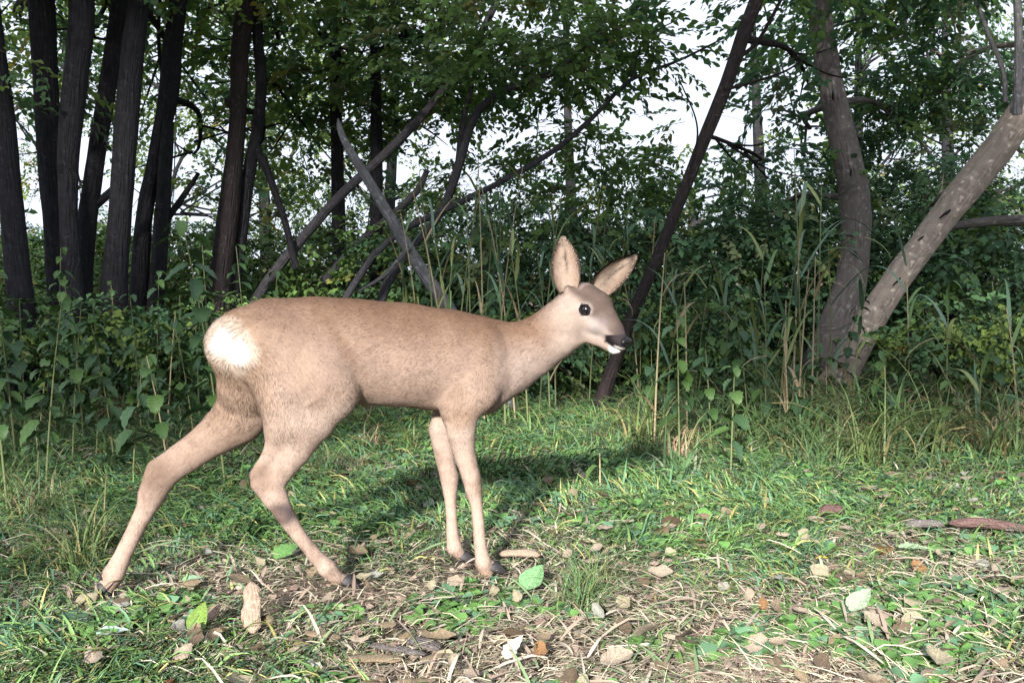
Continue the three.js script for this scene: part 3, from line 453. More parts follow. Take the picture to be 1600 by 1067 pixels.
  function field(x, y, z) {
    cd.fill(1);
    for (let i = 0; i < nb; i++) { const d = bone(i, x, y, z), c = BA[i * 14 + 11], e = cd[c]; const k = .008, h = k - Math.abs(d - e); cd[c] = Math.min(d, e) - (h > 0 && e < 1 ? h * h / (4 * k) * .5 : 0); }
    let m = 1; const small = y > .62 && x > .36;
    for (let c = 0; c < nChain; c++) { const d = cd[c], k = c === 7 ? .05 : c < 11 ? .024 : .012, h = k - Math.abs(d - m); m = Math.min(d, m) - (h > 0 && m < .9 ? h * h / (4 * k) : 0); }
    // eye sockets
    for (const e of eyeP) { const q = .0165 - Math.hypot(x - e.x, y - e.y, z - e.z); if (q > m) m = q; }
    return m + .0032 * noise(x * 11, y * 11, z * 11) * (y > .3 ? 1 : .45) + .0011 * noise(x * 34, y * 34, z * 34);
  }
  // surface nets on a fine grid, only where the surface is near
  const C = .0042, lo = [-.86, -.02, -.26], nx = 360, ny = 236, nz = 118, B = 8;
  const val = new Map(), G = (i, j, k) => (i * ny + j) * nz + k;
  const grid = new Float32Array(nx * ny * nz).fill(1);
  for (let i = 0; i < nx; i += B) for (let j = 0; j < ny; j += B) for (let k = 0; k < nz; k += B) {
    const m = B / 2, d = field(lo[0] + (i + m) * C, lo[1] + (j + m) * C, lo[2] + (k + m) * C);
    if (Math.abs(d) > C * B * 1.35 / .55) { if (d < 0) for (let a = i; a < Math.min(nx, i + B); a++) for (let b = j; b < Math.min(ny, j + B); b++) for (let c = k; c < Math.min(nz, k + B); c++) grid[G(a, b, c)] = -1; continue; }
    for (let a = i; a < Math.min(nx, i + B); a++) for (let b = j; b < Math.min(ny, j + B); b++) for (let c = k; c < Math.min(nz, k + B); c++) grid[G(a, b, c)] = field(lo[0] + a * C, lo[1] + b * C, lo[2] + c * C);
  }
  const vid = new Int32Array(nx * ny * nz).fill(-1), P = [], I = [];
  for (let i = 0; i < nx - 1; i++) for (let j = 0; j < ny - 1; j++) for (let k = 0; k < nz - 1; k++) {
    let n = 0, sx = 0, sy = 0, sz = 0, mask = 0;
    const g = [grid[G(i, j, k)], grid[G(i + 1, j, k)], grid[G(i, j + 1, k)], grid[G(i + 1, j + 1, k)], grid[G(i, j, k + 1)], grid[G(i + 1, j, k + 1)], grid[G(i, j + 1, k + 1)], grid[G(i + 1, j + 1, k + 1)]];
    for (let q = 0; q < 8; q++) if (g[q] < 0) mask++;
    if (mask === 0 || mask === 8) continue;
    for (let q = 0; q < 8; q++) for (let ax = 1; ax < 8; ax <<= 1) { if (q & ax) continue; const r = q | ax; if ((g[q] < 0) === (g[r] < 0)) continue; const t = g[q] / (g[q] - g[r]); n++; sx += (q & 1) + (ax === 1 ? t : 0); sy += ((q >> 1) & 1) + (ax === 2 ? t : 0); sz += ((q >> 2) & 1) + (ax === 4 ? t : 0); }
    vid[G(i, j, k)] = P.length / 3; P.push(lo[0] + (i + sx / n) * C, lo[1] + (j + sy / n) * C, lo[2] + (k + sz / n) * C);
  }
  for (let i = 1; i < nx - 1; i++) for (let j = 1; j < ny - 1; j++) for (let k = 1; k < nz - 1; k++) {
    const a = grid[G(i, j, k)];
    const quad = (p, q, r, s, flip) => { if (p < 0 || q < 0 || r < 0 || s < 0) return; if (flip) I.push(p, q, r, p, r, s); else I.push(p, r, q, p, s, r); };
    if ((a < 0) !== (grid[G(i + 1, j, k)] < 0)) quad(vid[G(i, j - 1, k - 1)], vid[G(i, j, k - 1)], vid[G(i, j, k)], vid[G(i, j - 1, k)], a < 0);
    if ((a < 0) !== (grid[G(i, j + 1, k)] < 0)) quad(vid[G(i - 1, j, k - 1)], vid[G(i - 1, j, k)], vid[G(i, j, k)], vid[G(i, j, k - 1)], a < 0);
    if ((a < 0) !== (grid[G(i, j, k + 1)] < 0)) quad(vid[G(i - 1, j - 1, k)], vid[G(i, j - 1, k)], vid[G(i, j, k)], vid[G(i - 1, j, k)], a < 0);
  }
  const nv = P.length / 3, NRM = new Float32Array(nv * 3), COL = new Float32Array(nv * 3), FUR = new Float32Array(nv), FLOW = new Float32Array(nv * 3);
  // ---- coat
  const rumpC = J(352, 536, 1, .03).p, rumpC2 = J(372, 548, 1, .07).p, buttC = J(352, 610, 1, .0).p;
  const headAx = p => { const q = p.clone().sub(HO); return [q.dot(HF) / HSC, q.dot(HU) / HSC, q.dot(HS) / HSC]; };
  const BACK = [.112, .066, .043], FLANK = [.225, .16, .125], LEG = [.30, .22, .178], BELLY = [.30, .235, .195], OCHRE = [.18, .11, .065], WHITE = [.62, .59, .56], DARK = [.009, .007, .008], GREY = [.205, .178, .178], FACE = [.215, .168, .14], TAN = [.18, .12, .082], JOINT = [.135, .09, .066];
  const mixc = (a, b, t) => [lerp(a[0], b[0], t), lerp(a[1], b[1], t), lerp(a[2], b[2], t)];
  const topLine = [[-.62, .66], [-.5, .76], [-.3, .775], [0, .735], [.25, .70], [.45, .69], [.6, .75]];
  const topAt = x => { for (let i = 0; i + 1 < topLine.length; i++) if (x <= topLine[i + 1][0]) { const t = clamp((x - topLine[i][0]) / (topLine[i + 1][0] - topLine[i][0])); return lerp(topLine[i][1], topLine[i + 1][1], t); } return .75; };
  function coat(p, region) {
    const n1 = fbm(p.x * 9, p.y * 9, p.z * 9), n2 = noise(p.x * 60, p.y * 60, p.z * 60);
    const [f, u, s] = headAx(p);
    let c, fur = .009;
    const hw = f < .2 && u < .14 ? sstep(-.10, -.02, f + n1 * .02) * sstep(-.125, -.088, u) * sstep(.15, .075, Math.abs(s)) : 0;
    let hc = null, hfur = 0;
    if (hw > 0) {
      const as = Math.abs(s);
      c = mixc(FACE, [.068, .048, .04], sstep(.016, .038, u + .38 * f + n1 * .025 - as * .3) * sstep(-.09, -.02, f) * .95); // forehead
      c = mixc(c, GREY, sstep(.05, -.01, Math.hypot(f - .075, u + .012, as * .6 - .012)) * .9); // grey cheeks
      c = mixc(c, BELLY, sstep(-.045, -.07, u + n1 * .02) * .7); // throat
      c = mixc(c, [.24, .20, .19], sstep(.029, .017, Math.hypot(f - .031, u - .0195, as - .0465)) * .8); // pale eye ring
      c = mixc(c, [.19, .15, .135], sstep(.014, .006, Math.abs(f + .012 + (u - .06) * .3) + n1 * .01) * sstep(.03, .05, u) * sstep(.045, .025, as) * .6);
      c = mixc(c, DARK, sstep(.100, .108, f + n1 * .012 - sstep(-.028, -.004, u) * .04) * sstep(-.047, -.043, u + n2 * .002)); // dark band of the muzzle
      c = mixc(c, [.03, .024, .026], sstep(.112, .142, f) * sstep(-.03, -.012, u + .22 * (f - .1)) * .7);
      c = mixc(c, WHITE, sstep(.116, .125, f + n1 * .01) * sstep(-.044, -.049, u)); // white chin
      c = mixc(c, WHITE, sstep(.135, .142, f) * sstep(-.0365, -.041, u) * sstep(-.052, -.048, u) * .9);
      { const q = V(f, u, as), a = V(.043, .013, .044), b = V(.062, -.006, .034), ab = b.clone().sub(a), t = clamp(q.clone().sub(a).dot(ab) / ab.lengthSq()); c = mixc(c, DARK, sstep(.0065, .002, q.distanceTo(a.addScaledVector(ab, t))) * .55); } // tear line
      fur = .006;
      if (f < -.02) fur = .0085;
      if (Math.hypot(f - .031, u - .0195, as - .0465) < .0182) { c = mixc(c, DARK, .85); fur = .0; }
      hc = c; hfur = fur;
    }
    if (hw < 1) {
      const dep = topAt(p.x) - p.y + n1 * .035;
      c = mixc(BACK, FLANK, sstep(.0, .19, dep));
      c = mixc(c, BELLY, sstep(.235, .30, dep) * sstep(.5, .2, Math.abs(p.x - .1)) * .55);
      c = mixc(c, LEG, sstep(.36, .24, p.y + n1 * .03) * .9);
      if (p.x > .30 && p.y > .45) c = mixc(c, [.26, .203, .175], sstep(.04, .14, dep) * sstep(.20, .42, p.x) * .8); // pale neck side
      // haunch shade stripe in the coat and tan groin, shoulder and knees
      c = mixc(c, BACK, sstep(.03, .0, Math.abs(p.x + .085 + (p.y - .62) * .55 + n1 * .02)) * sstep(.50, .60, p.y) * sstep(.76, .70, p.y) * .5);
      c = mixc(c, OCHRE, sstep(.06, .015, Math.hypot(p.x - .215, (p.y - .435) * 1.6) + n1 * .03) * .45);
      const db = Math.hypot(p.x - buttC.x - .01, (p.y - buttC.y) * .8); c = mixc(c, TAN, sstep(.15, .03, db + n1 * .05) * .6);
      const dr = Math.min(Math.hypot((p.x - rumpC.x) * 1.2, p.y - rumpC.y, (p.z - rumpC.z) * .6), Math.hypot((p.x - rumpC2.x) * 1.2, p.y - rumpC2.y, (p.z - rumpC2.z) * .7) + .01) + n1 * .032 + n2 * .006;
      c = mixc(c, OCHRE, sstep(.10, .06, dr) * .4); c = mixc(c, [.36, .30, .25], sstep(.075, .05, dr) * .7);
      c = mixc(c, WHITE, sstep(.05, .026, dr));
      fur = lerp(.0095, .0145, sstep(.085, .05, dr));
      fur = lerp(fur, .017, sstep(.13, .03, db) * .55);
      if (region === 'leg') fur = lerp(fur, .0072, sstep(.50, .33, p.y));
      if (region === 'leg') {
        c = mixc(c, [.05, .038, .042], sstep(.042, .016, Math.hypot(p.x - metaDark.x, p.y - metaDark.y) + n1 * .01) * .92 * (p.z > 0 ? 1 : .3));
        c = mixc(c, JOINT, clamp(sstep(.055, .015, Math.hypot(p.x - hockNear.x, p.y - hockNear.y) + n1 * .02) * .7 + sstep(.075, .02, Math.hypot(p.x - hockFar.x, p.y - hockFar.y) + n1 * .02) * .8 + sstep(.035, .01, Math.hypot(p.x - kneeNear.x, p.y - kneeNear.y) + n1 * .01) * .45));
        c = mixc(c, JOINT, sstep(.0, .3, fbm(p.x * 16 + 3, p.y * 7, p.z * 16)) * .45);
        c = mixc(c, TAN, sstep(.05, .02, p.y) * .6);
      }
    }
    if (hw >= 1) { c = hc; fur = hfur; } else if (hw > 0) { c = mixc(c, hc, hw); fur = lerp(fur, hfur, hw); }
    const g = 1 + n1 * .16 + n2 * .10;
    return { c: c.map(x => x * g), fur };
  }
  const metaDark = J(440, 802, 1, .07).p, hockNear = J(400, 742, 1, .07).p, hockFar = J(238, 742, 1, -.05).p, kneeNear = J(748, 752, 1, .07).p;
  const nrmAt = (x, y, z) => { const e = .0025; const n = V(field(x + e, y, z) - field(x - e, y, z), field(x, y + e, z) - field(x, y - e, z), field(x, y, z + e) - field(x, y, z - e)); return n.normalize(); };
  for (let i = 0; i < nv; i++) {
    const x = P[i * 3], y = P[i * 3 + 1], z = P[i * 3 + 2];
    const n = nrmAt(x, y, z); NRM.set([n.x, n.y, n.z], i * 3);
    let best = 9, bi = 0; for (let b = 0; b < nb; b++) { const d = bone(b, x, y, z); if (d < best) { best = d; bi = b; } }
    const b = bones[bi], r = coat(V(x, y, z), b.region); COL.set(r.c, i * 3); FUR[i] = r.fur;
    const fl = b.b.clone().sub(b.a).multiplyScalar(b.flow).normalize(); if (b.region === 'body') fl.y -= .35; if (b.region === 'leg') fl.y -= .3;
    fl.addScaledVector(n, -fl.dot(n)).normalize(); FLOW.set([fl.x, fl.y, fl.z], i * 3);
  }
  const parts = [geom(P, I, { normal: [NRM, 3], color: [COL, 3] })];
  // ---- ears: cupped leaves with a thickness, pale inside, dark along the rim
  const hairs = { p: [], n: [], c: [], i: [] }, R = rng(77);
  function hair(p, n, dir, len, wid, c, sn = n) {
    const side = dir.clone().cross(n).normalize().multiplyScalar(wid), k = hairs.p.length / 3;
    const mid = p.clone().addScaledVector(dir, len * .5), tip = p.clone().addScaledVector(dir, len).addScaledVector(n, -len * .12);
    for (const [q, s] of [[p, 1], [p, -1], [mid, .8], [mid, -.8], [tip, 0]]) { hairs.p.push(q.x + side.x * s, q.y + side.y * s, q.z + side.z * s); hairs.n.push(sn.x, sn.y, sn.z); hairs.c.push(...c); }
    hairs.i.push(k, k + 2, k + 1, k + 1, k + 2, k + 3, k + 2, k + 4, k + 3);
  }
  function ear(base, tip, face, W, D) {
    const ax = tip.clone().sub(base), L = ax.length(); ax.normalize();
    const f = face.clone().addScaledVector(ax, -face.dot(ax)).normalize(), w = ax.clone().cross(f).normalize();
    const nu = 22, nvv = 16, surf = (t, s, off) => {
      const hw = W * Math.pow(Math.sin(Math.PI * clamp(.13 + .87 * t)), .72) * (1 - .22 * t) + .001;
      const a = s * (1.25 - .55 * t), cup = D * (1 - .35 * t);
      const p = base.clone().addScaledVector(ax, t * L + .006 * Math.sin(t * 3) - .004 * s * s).addScaledVector(w, hw * Math.sin(a) / Math.sin(1.25 - .55 * t)).addScaledVector(f, cup * (1 - Math.cos(a)) * 1.1 - off - cup * .3 + .006 * Math.sin(t * 9 + s * 2) * (1 - Math.abs(s)));
      return p;
    };
    const pos = [], col = [], idx = [];
    for (const side of [0, 1]) {
      const b0 = pos.length / 3;
      for (let i = 0; i <= nu; i++) for (let j = 0; j <= nvv; j++) {
        const t = i / nu, s = j / nvv * 2 - 1, p = surf(t, s, side ? .0045 * (1 - s * s) * (1 - t * t) + .0006 : 0); pos.push(p.x, p.y, p.z);
        const rim = Math.max(sstep(.62, .95, Math.abs(s)), sstep(.72, .95, t)), nn = noise(p.x * 90, p.y * 90, p.z * 90);
        let c = side ? mixc(BACK, [.08, .055, .043], .4) : mixc([.25, .19, .15], [.17, .115, .085], sstep(.2, .75, Math.abs(s + .2 * nn)));
        if (!side) c = mixc(c, [.03, .02, .017], sstep(.16, .02, Math.abs(s - .12 - nn * .1)) * sstep(.25, .4, t) * sstep(.85, .6, t) * .85);
        c = mixc(c, [.016, .013, .014], rim * (side ? .6 : .9) * sstep(.1, .4, t)); col.push(...c.map(x => x * (1 + nn * .2)));
        if (i < nu && j < nvv) { const q = b0 + i * (nvv + 1) + j; if (side) idx.push(q, q + 1, q + nvv + 1, q + 1, q + nvv + 2, q + nvv + 1); else idx.push(q, q + nvv + 1, q + 1, q + 1, q + nvv + 1, q + nvv + 2); }
      }
    }
    const n1 = (nu + 1) * (nvv + 1); // close the rim
    for (let i = 0; i < nu; i++) for (const j of [0, nvv]) { const a = i * (nvv + 1) + j, b = a + nvv + 1; idx.push(a, b, a + n1, b, b + n1, a + n1); }
    parts.push(geom(pos, idx, { color: [col, 3] }));
    for (let k = 0; k < 2600; k++) { // downy edges and inner tufts
      const t = R() * .97, edge = R() < .5, s = edge ? (R() < .5 ? -1 : 1) * (1 - R() * .15) : (R() * 2 - 1) * .95;
      const p = surf(t, s, .001), nrm = f.clone().addScaledVector(w, -s * .7).normalize();
      const dir = ax.clone().multiplyScalar(.8).addScaledVector(w, s * (edge ? .55 : -.1)).addScaledVector(f, edge ? .05 : .25).add(V(R() - .5, R() - .5, R() - .5).multiplyScalar(.6)).normalize();
      const c = edge ? mixc([.085, .06, .048], [.018, .014, .014], (.4 + .6 * R()) * sstep(.1, .5, t)) : mixc([.28, .215, .17], [.17, .12, .09], R());
      hair(p, nrm, dir, edge ? .007 : .010, .0005, c, nrm);
    }
  }
  const toLocal = q => q.applyMatrix4(inv), dirL = q => q.normalize().transformDirection(inv);
  const e1b = H(-.042, .042, .046), e2b = H(-.020, .042, -.050);
  ear(e1b, J(880, 371, 1, .045).p.add(V(0, 0, 0)), dirL(V(.12, -.05, 1)), .039, .028);
  ear(e2b, e2b.clone().add(dirL(V(.77, .63, .10)).multiplyScalar(.15)), dirL(V(.5, -.25, .85)), .043, .028);
  const bodyGeo = mergeGeometries(parts.map(g => { const h = new THREE.BufferGeometry(); for (const k of ['position', 'normal', 'color']) h.setAttribute(k, g.attributes[k]); h.setIndex(g.index); return h; }));
  const skin = new THREE.MeshPhysicalMaterial({ vertexColors: true, roughness: .95, specularIntensity: .08 });
  const body = part('body', bodyGeo, skin, deer);
  // ---- hair over the whole body
  {
    const nt = I.length / 3, cum = new Float64Array(nt); let s = 0; const a = V(0, 0, 0), b = V(0, 0, 0), c = V(0, 0, 0);
    const pt = (v, i) => v.set(P[i * 3], P[i * 3 + 1], P[i * 3 + 2]);
    for (let t = 0; t < nt; t++) { pt(a, I[t * 3]); pt(b, I[t * 3 + 1]); pt(c, I[t * 3 + 2]); const f = FUR[I[t * 3]]; const ar = b.sub(a).cross(c.sub(a)).length() * .5; s += f > 0 ? ar * clamp(.009 / f, .45, 2.2) : 0; cum[t] = s; }
    const N = 250000;
    for (let k = 0; k < N; k++) {
      const target = (k + R()) / N * s; let l = 0, h = nt - 1; while (l < h) { const m = (l + h) >> 1; if (cum[m] < target) l = m + 1; else h = m; }
      const i0 = I[l * 3], i1 = I[l * 3 + 1], i2 = I[l * 3 + 2]; let x = R(), y = R(); if (x + y > 1) { x = 1 - x; y = 1 - y; } const w = 1 - x - y;
      const mixv = A => V(A[i0 * 3] * w + A[i1 * 3] * x + A[i2 * 3] * y, A[i0 * 3 + 1] * w + A[i1 * 3 + 1] * x + A[i2 * 3 + 1] * y, A[i0 * 3 + 2] * w + A[i1 * 3 + 2] * x + A[i2 * 3 + 2] * y);
      const p = mixv(P), n = mixv(NRM).normalize(), fl = mixv(FLOW).normalize(), col = mixv(COL), fur = FUR[i0] * (.7 + R() * .6); if (fur <= 0) continue;
      const clump = noise(p.x * 35, p.y * 35, p.z * 35) * .5, lift = .16 + R() * .2 + (fur > .02 ? .22 : 0);
      const dir = fl.clone().addScaledVector(n, lift).add(V(R() - .5 + clump, R() - .5 - clump, R() - .5).multiplyScalar(.38)).normalize();
      const g = (.62 + R() * .72) * (1 + .42 * noise(p.x * 190, p.y * 190, p.z * 190) + .2 * noise(p.x * 80, p.y * 80, p.z * 80)), sn = n.clone().addScaledVector(V(R() - .5, R() - .5, R() - .5), .5).normalize();
      hair(p.addScaledVector(n, -.001), n, dir, fur, .00034 + fur * .012, [col.x * g, col.y * g, col.z * g], sn);
    }
    const fur = part('fur', geom(hairs.p, hairs.i, { normal: [hairs.n, 3], color: [hairs.c, 3] }), new THREE.MeshPhysicalMaterial({ vertexColors: true, roughness: .7, specularIntensity: .12, side: THREE.DoubleSide }), deer);
    fur.userData.kind = 'stuff';
  }
  // ---- eyes, nose, hooves
  const eyeMat = new THREE.MeshPhysicalMaterial({ color: lin(.003, .003, .004), specularIntensity: .6, roughness: .16, clearcoat: 1, clearcoatRoughness: .10 });
  for (const e of eyeP) { const m = part('eye', new THREE.SphereGeometry(.0132, 28, 20), eyeMat, deer); m.position.copy(e); m.position.addScaledVector(HS, (e === eyeP[0] ? -1 : 1) * .003); }
  for (const e of eyeP) { // dark lids
    const s = e === eyeP[0] ? 1 : -1, g = new THREE.TorusGeometry(.0132, .0024, 8, 28), m = part('eyelid', g, new THREE.MeshPhysicalMaterial({ color: lin(.012, .009, .009), roughness: .8, specularIntensity: .2 }), deer);
    m.position.copy(e).addScaledVector(HS, s * .0025); m.quaternion.setFromRotationMatrix(new THREE.Matrix4().makeBasis(HF.clone().addScaledVector(HU, -.25).normalize(), HU.clone().addScaledVector(HF, .25).normalize(), HS)); m.scale.set(1.12, .86, 1); }
  { // nose pad with two nostrils
    const pos = [], idx = [], nu = 28, nw = 20;
    for (let i = 0; i <= nw; i++) for (let j = 0; j < nu; j++) {
      const th = i / nw * Math.PI, ph = j / nu * Math.PI * 2; let f = Math.cos(th), s = Math.sin(th) * Math.cos(ph), u = Math.sin(th) * Math.sin(ph);
      let k = 1; for (const sd of [-1, 1]) { const q = Math.hypot(s - sd * .52, (u - .05) * 1.5 + sd * 0, 0); if (f > 0) k -= .28 * Math.exp(-q * q * 16); }
      const p = H(.1545 + f * .0125 * k, -.0265 + u * .0165 * k, s * .0225 * (1 + .12 * u) * k); pos.push(p.x, p.y, p.z);
      if (i < nw) { const a = i * nu + j, b = i * nu + (j + 1) % nu; idx.push(a, a + nu, b, b, a + nu, b + nu); }
    }
    part('nose', geom(pos, idx), new THREE.MeshPhysicalMaterial({ color: lin(.004, .004, .0045), roughness: .5, clearcoat: .2, clearcoatRoughness: .3, specularIntensity: .3 }), deer);
  }
  const horn = new THREE.MeshStandardMaterial({ color: lin(.014, .012, .013), roughness: .65 });
  const clawGeo = (() => { const g = new THREE.SphereGeometry(1, 14, 10); const p = g.attributes.position; for (let i = 0; i < p.count; i++) { let x = p.getX(i), y = p.getY(i), z = p.getZ(i); const t = (x + 1) / 2; y = y * (1 - .55 * t) ; if (y < 0) y *= .25; z *= (1 - .5 * t * t); p.setXYZ(i, x, y, z); } g.computeVertexNormals(); return g; })();
  for (const [u, z, turn] of [[540, .064, 0], [160, -.05, -.2], [770, .06, .05], [724, -.065, .05]]) {
    const f = F0(u, z, 10, .02).p, dir = u === 540 ? 1 : u === 160 ? .2 : 1;
    for (const s of [-1, 1]) { const m = part('hoof', clawGeo, horn, deer); m.position.set(f.x + .009 * dir, f.y + .002, f.z + s * .0105); m.scale.set(.028, .025, .0125); m.rotation.set(0, turn - s * .12, u === 160 ? -1.0 : -.35); }
    for (const s of [-1, 1]) { const m = part('dewclaw', clawGeo, horn, deer); m.position.set(f.x - (u === 160 ? .004 : .026), f.y + (u === 160 ? .038 : .022), f.z + s * .0105); m.scale.set(.009, .007, .006); m.rotation.z = -.7; }
  }
}

// ---------------------------------------------------------------- grass, straw and litter on the clearing floor
const onFloor = R => { // a place on the floor, thinning out with distance
  const d = 1.75 + 6.6 * Math.pow(R(), 1.75), x = (R() * 2 - 1) * (d * .54 + .25); return [x, -d];
};
const lush = (x, z) => { const d = -z, n = fbm(x * .9 + 4, z * .9); return clamp(lerp(.37, .95, sstep(2.6, 3.7, d + .35 * n - .22 * x)) + n * 1.25 - .12 * sstep(2.75, 2.2, d)); };
const bare = (x, z) => [[-.97, -2.5], [-.43, -2.6], [-.07, -2.68], [-.15, -2.83]].some(([a, b]) => Math.hypot(x - a, z - b + .01) < .05);
{
  const R = rng(808);
  const short = [[.35, .3], [.9, .7], [1.6, -.9], [2.2, .6]].map(([a, t]) => bladeGeo(1, .045, a, t, 4));
  const gm = new THREE.MeshPhysicalMaterial({ color: lin(1, 1, 1), roughness: .6, specularIntensity: .6, side: THREE.DoubleSide });
  const grass = short.map(() => []), straw = short.map(() => []);
  for (let i = 0; i < 150000; i++) {
    const [x, z] = onFloor(R), L = lush(x, z); if (R() > L * 1.05 || bare(x, z)) continue;
    const comb = noise(x * 1.3, z * 1.3, 7) * 5, hgt = (.028 + R() * R() * .085) * (.7 + L * .5), k = .7 + R() * .7, yel = R();
    const c = yel < .12 ? lin(.23 * k, .22 * k, .08 * k) : yel < .45 ? lin(.058 * k, .125 * k, .065 * k) : lin(.10 * k, .178 * k, .054 * k);
    grass[Math.floor(R() * 4)].push({ p: V(x, gh(x, z) + R() * .012, z), e: [.35 + R() * 1.0, comb + (R() - .5) * 3.4, (R() - .5) * .5], s: [.035 + R() * .05 + hgt * .25, hgt * 1.3, hgt * 1.3], c });
  }
  grass.forEach((l, i) => tag(scatter(numbered('grass'), short[i], gm, l), 'short matted green grass covering the clearing floor', 'grass', 'grass of the clearing', 'stuff'));
  for (let i = 0; i < 90000; i++) {
    const [x, z] = onFloor(R), L = lush(x, z); if (R() > (1.15 - L) * .95 + .10 || bare(x, z)) continue;
    const comb = noise(x * .8, z * .8, 11) * 4 + 1.2, len = .022 + R() * R() * R() * .17, k = .55 + R() * .75, t = R();
    const c = t < .2 ? lin(.26 * k, .19 * k, .145 * k) : t < .6 ? lin(.45 * k, .385 * k, .29 * k) : lin(.40 * k, .365 * k, .24 * k);
    straw[Math.floor(R() * 2)].push({ p: V(x, gh(x, z) + .004 + R() * .018, z), e: [1.3 + (R() - .5) * .6, comb + (R() - .5) * 4.4, (R() - .5) * 1.2], s: [.015 + R() * R() * .05, len, len * .5], c });
  }
  for (let i = 0; i < 6500; i++) { // broad flat dry blades
    const [x, z] = onFloor(R), L = lush(x, z); if (R() > 1.2 - L || bare(x, z)) continue; const k = .6 + R() * .6, len = .06 + R() * R() * .22, gr = R() < .3;
    straw[R() < .6 ? 2 : 1].push({ p: V(x, gh(x, z) + .012 + R() * .018, z), e: [1.35 + (R() - .5) * .5, R() * 6.28, (R() - .5) * 1.4], s: [.045 + R() * .065, len, len * .35], c: gr ? lin(.13 * k, .19 * k, .085 * k) : R() < .5 ? lin(.25 * k, .185 * k, .14 * k) : lin(.37 * k, .32 * k, .25 * k) });
  }
  straw.forEach((l, i) => l.length && tag(scatter(numbered('straw_litter'), short[i], new THREE.MeshStandardMaterial({ color: lin(1, 1, 1), roughness: .8, side: THREE.DoubleSide }), l), 'dry straw-coloured grass stems strewn flat over the clearing floor', 'straw', 'straw of the clearing', 'stuff'));
  // round-leaved ground cover
  const cover = (seed) => { const Q1 = rng(seed), gs = []; for (let i = 0; i < 5; i++) { const g = toothedLeaf(1, .52, .6, .2, 6, .08); g.applyMatrix4(new THREE.Matrix4().compose(V((Q1() - .5) * 1.1, .3 + Q1() * .9, (Q1() - .5) * 1.1), new THREE.Quaternion().setFromEuler(new THREE.Euler(-.2 + Q1() * .7, Q1() * 6.28, (Q1() - .5) * .5, 'YXZ')), V(1, 1, 1).multiplyScalar(.6 + Q1() * .6))); gs.push(g); } return mergeGeometries(gs); };
  const cg = [cover(1), cover(2)], lists = [[], []];
  for (let i = 0; i < 20000; i++) { const [x, z] = onFloor(R), n = fbm(x * 1.7 + 9, z * 1.7); if (n < .06 - .12 * (-z > 3.2 ? 1 : 0) || bare(x, z)) continue; const k = .7 + R() * .6; lists[i % 2].push({ p: V(x, gh(x, z) + .004, z), e: [0, R() * 6.28, 0], s: .014 + R() * .017, c: R() < .25 ? lin(.075 * k, .15 * k, .08 * k) : lin(.075 * k, .16 * k, .04 * k) }); }
  lists.forEach((l, i) => tag(scatter(numbered('ground_cover'), cg[i], gm, l), 'low round-leaved green weeds spreading through the grass', 'weeds', 'weeds of the clearing', 'stuff'));
  // crumbled small litter
  const crumb = geom([-.5, 0, -.3, .5, .12, -.4, .6, .05, .35, -.4, .18, .45, 0, .22, 0], [0, 4, 1, 1, 4, 2, 2, 4, 3, 3, 4, 0]), cl = [];
  for (let i = 0; i < 17000; i++) { const [x, z] = onFloor(R), L = lush(x, z); if (R() > 1.2 - L) continue; const k = .5 + R() * .8; cl.push({ p: V(x, gh(x, z) + .004 + R() * .01, z), e: [(R() - .5) * .9, R() * 6.28, (R() - .5) * .9], s: .010 + R() * R() * .022, c: R() < .5 ? lin(.17 * k, .112 * k, .088 * k) : lin(.32 * k, .24 * k, .185 * k) }); }
  tag(scatter('leaf_crumbs', crumb, new THREE.MeshStandardMaterial({ color: lin(1, 1, 1), roughness: .9, side: THREE.DoubleSide }), cl), 'crumbled brown bits of dead leaves and bark among the straw', 'leaf litter', null, 'stuff');
}
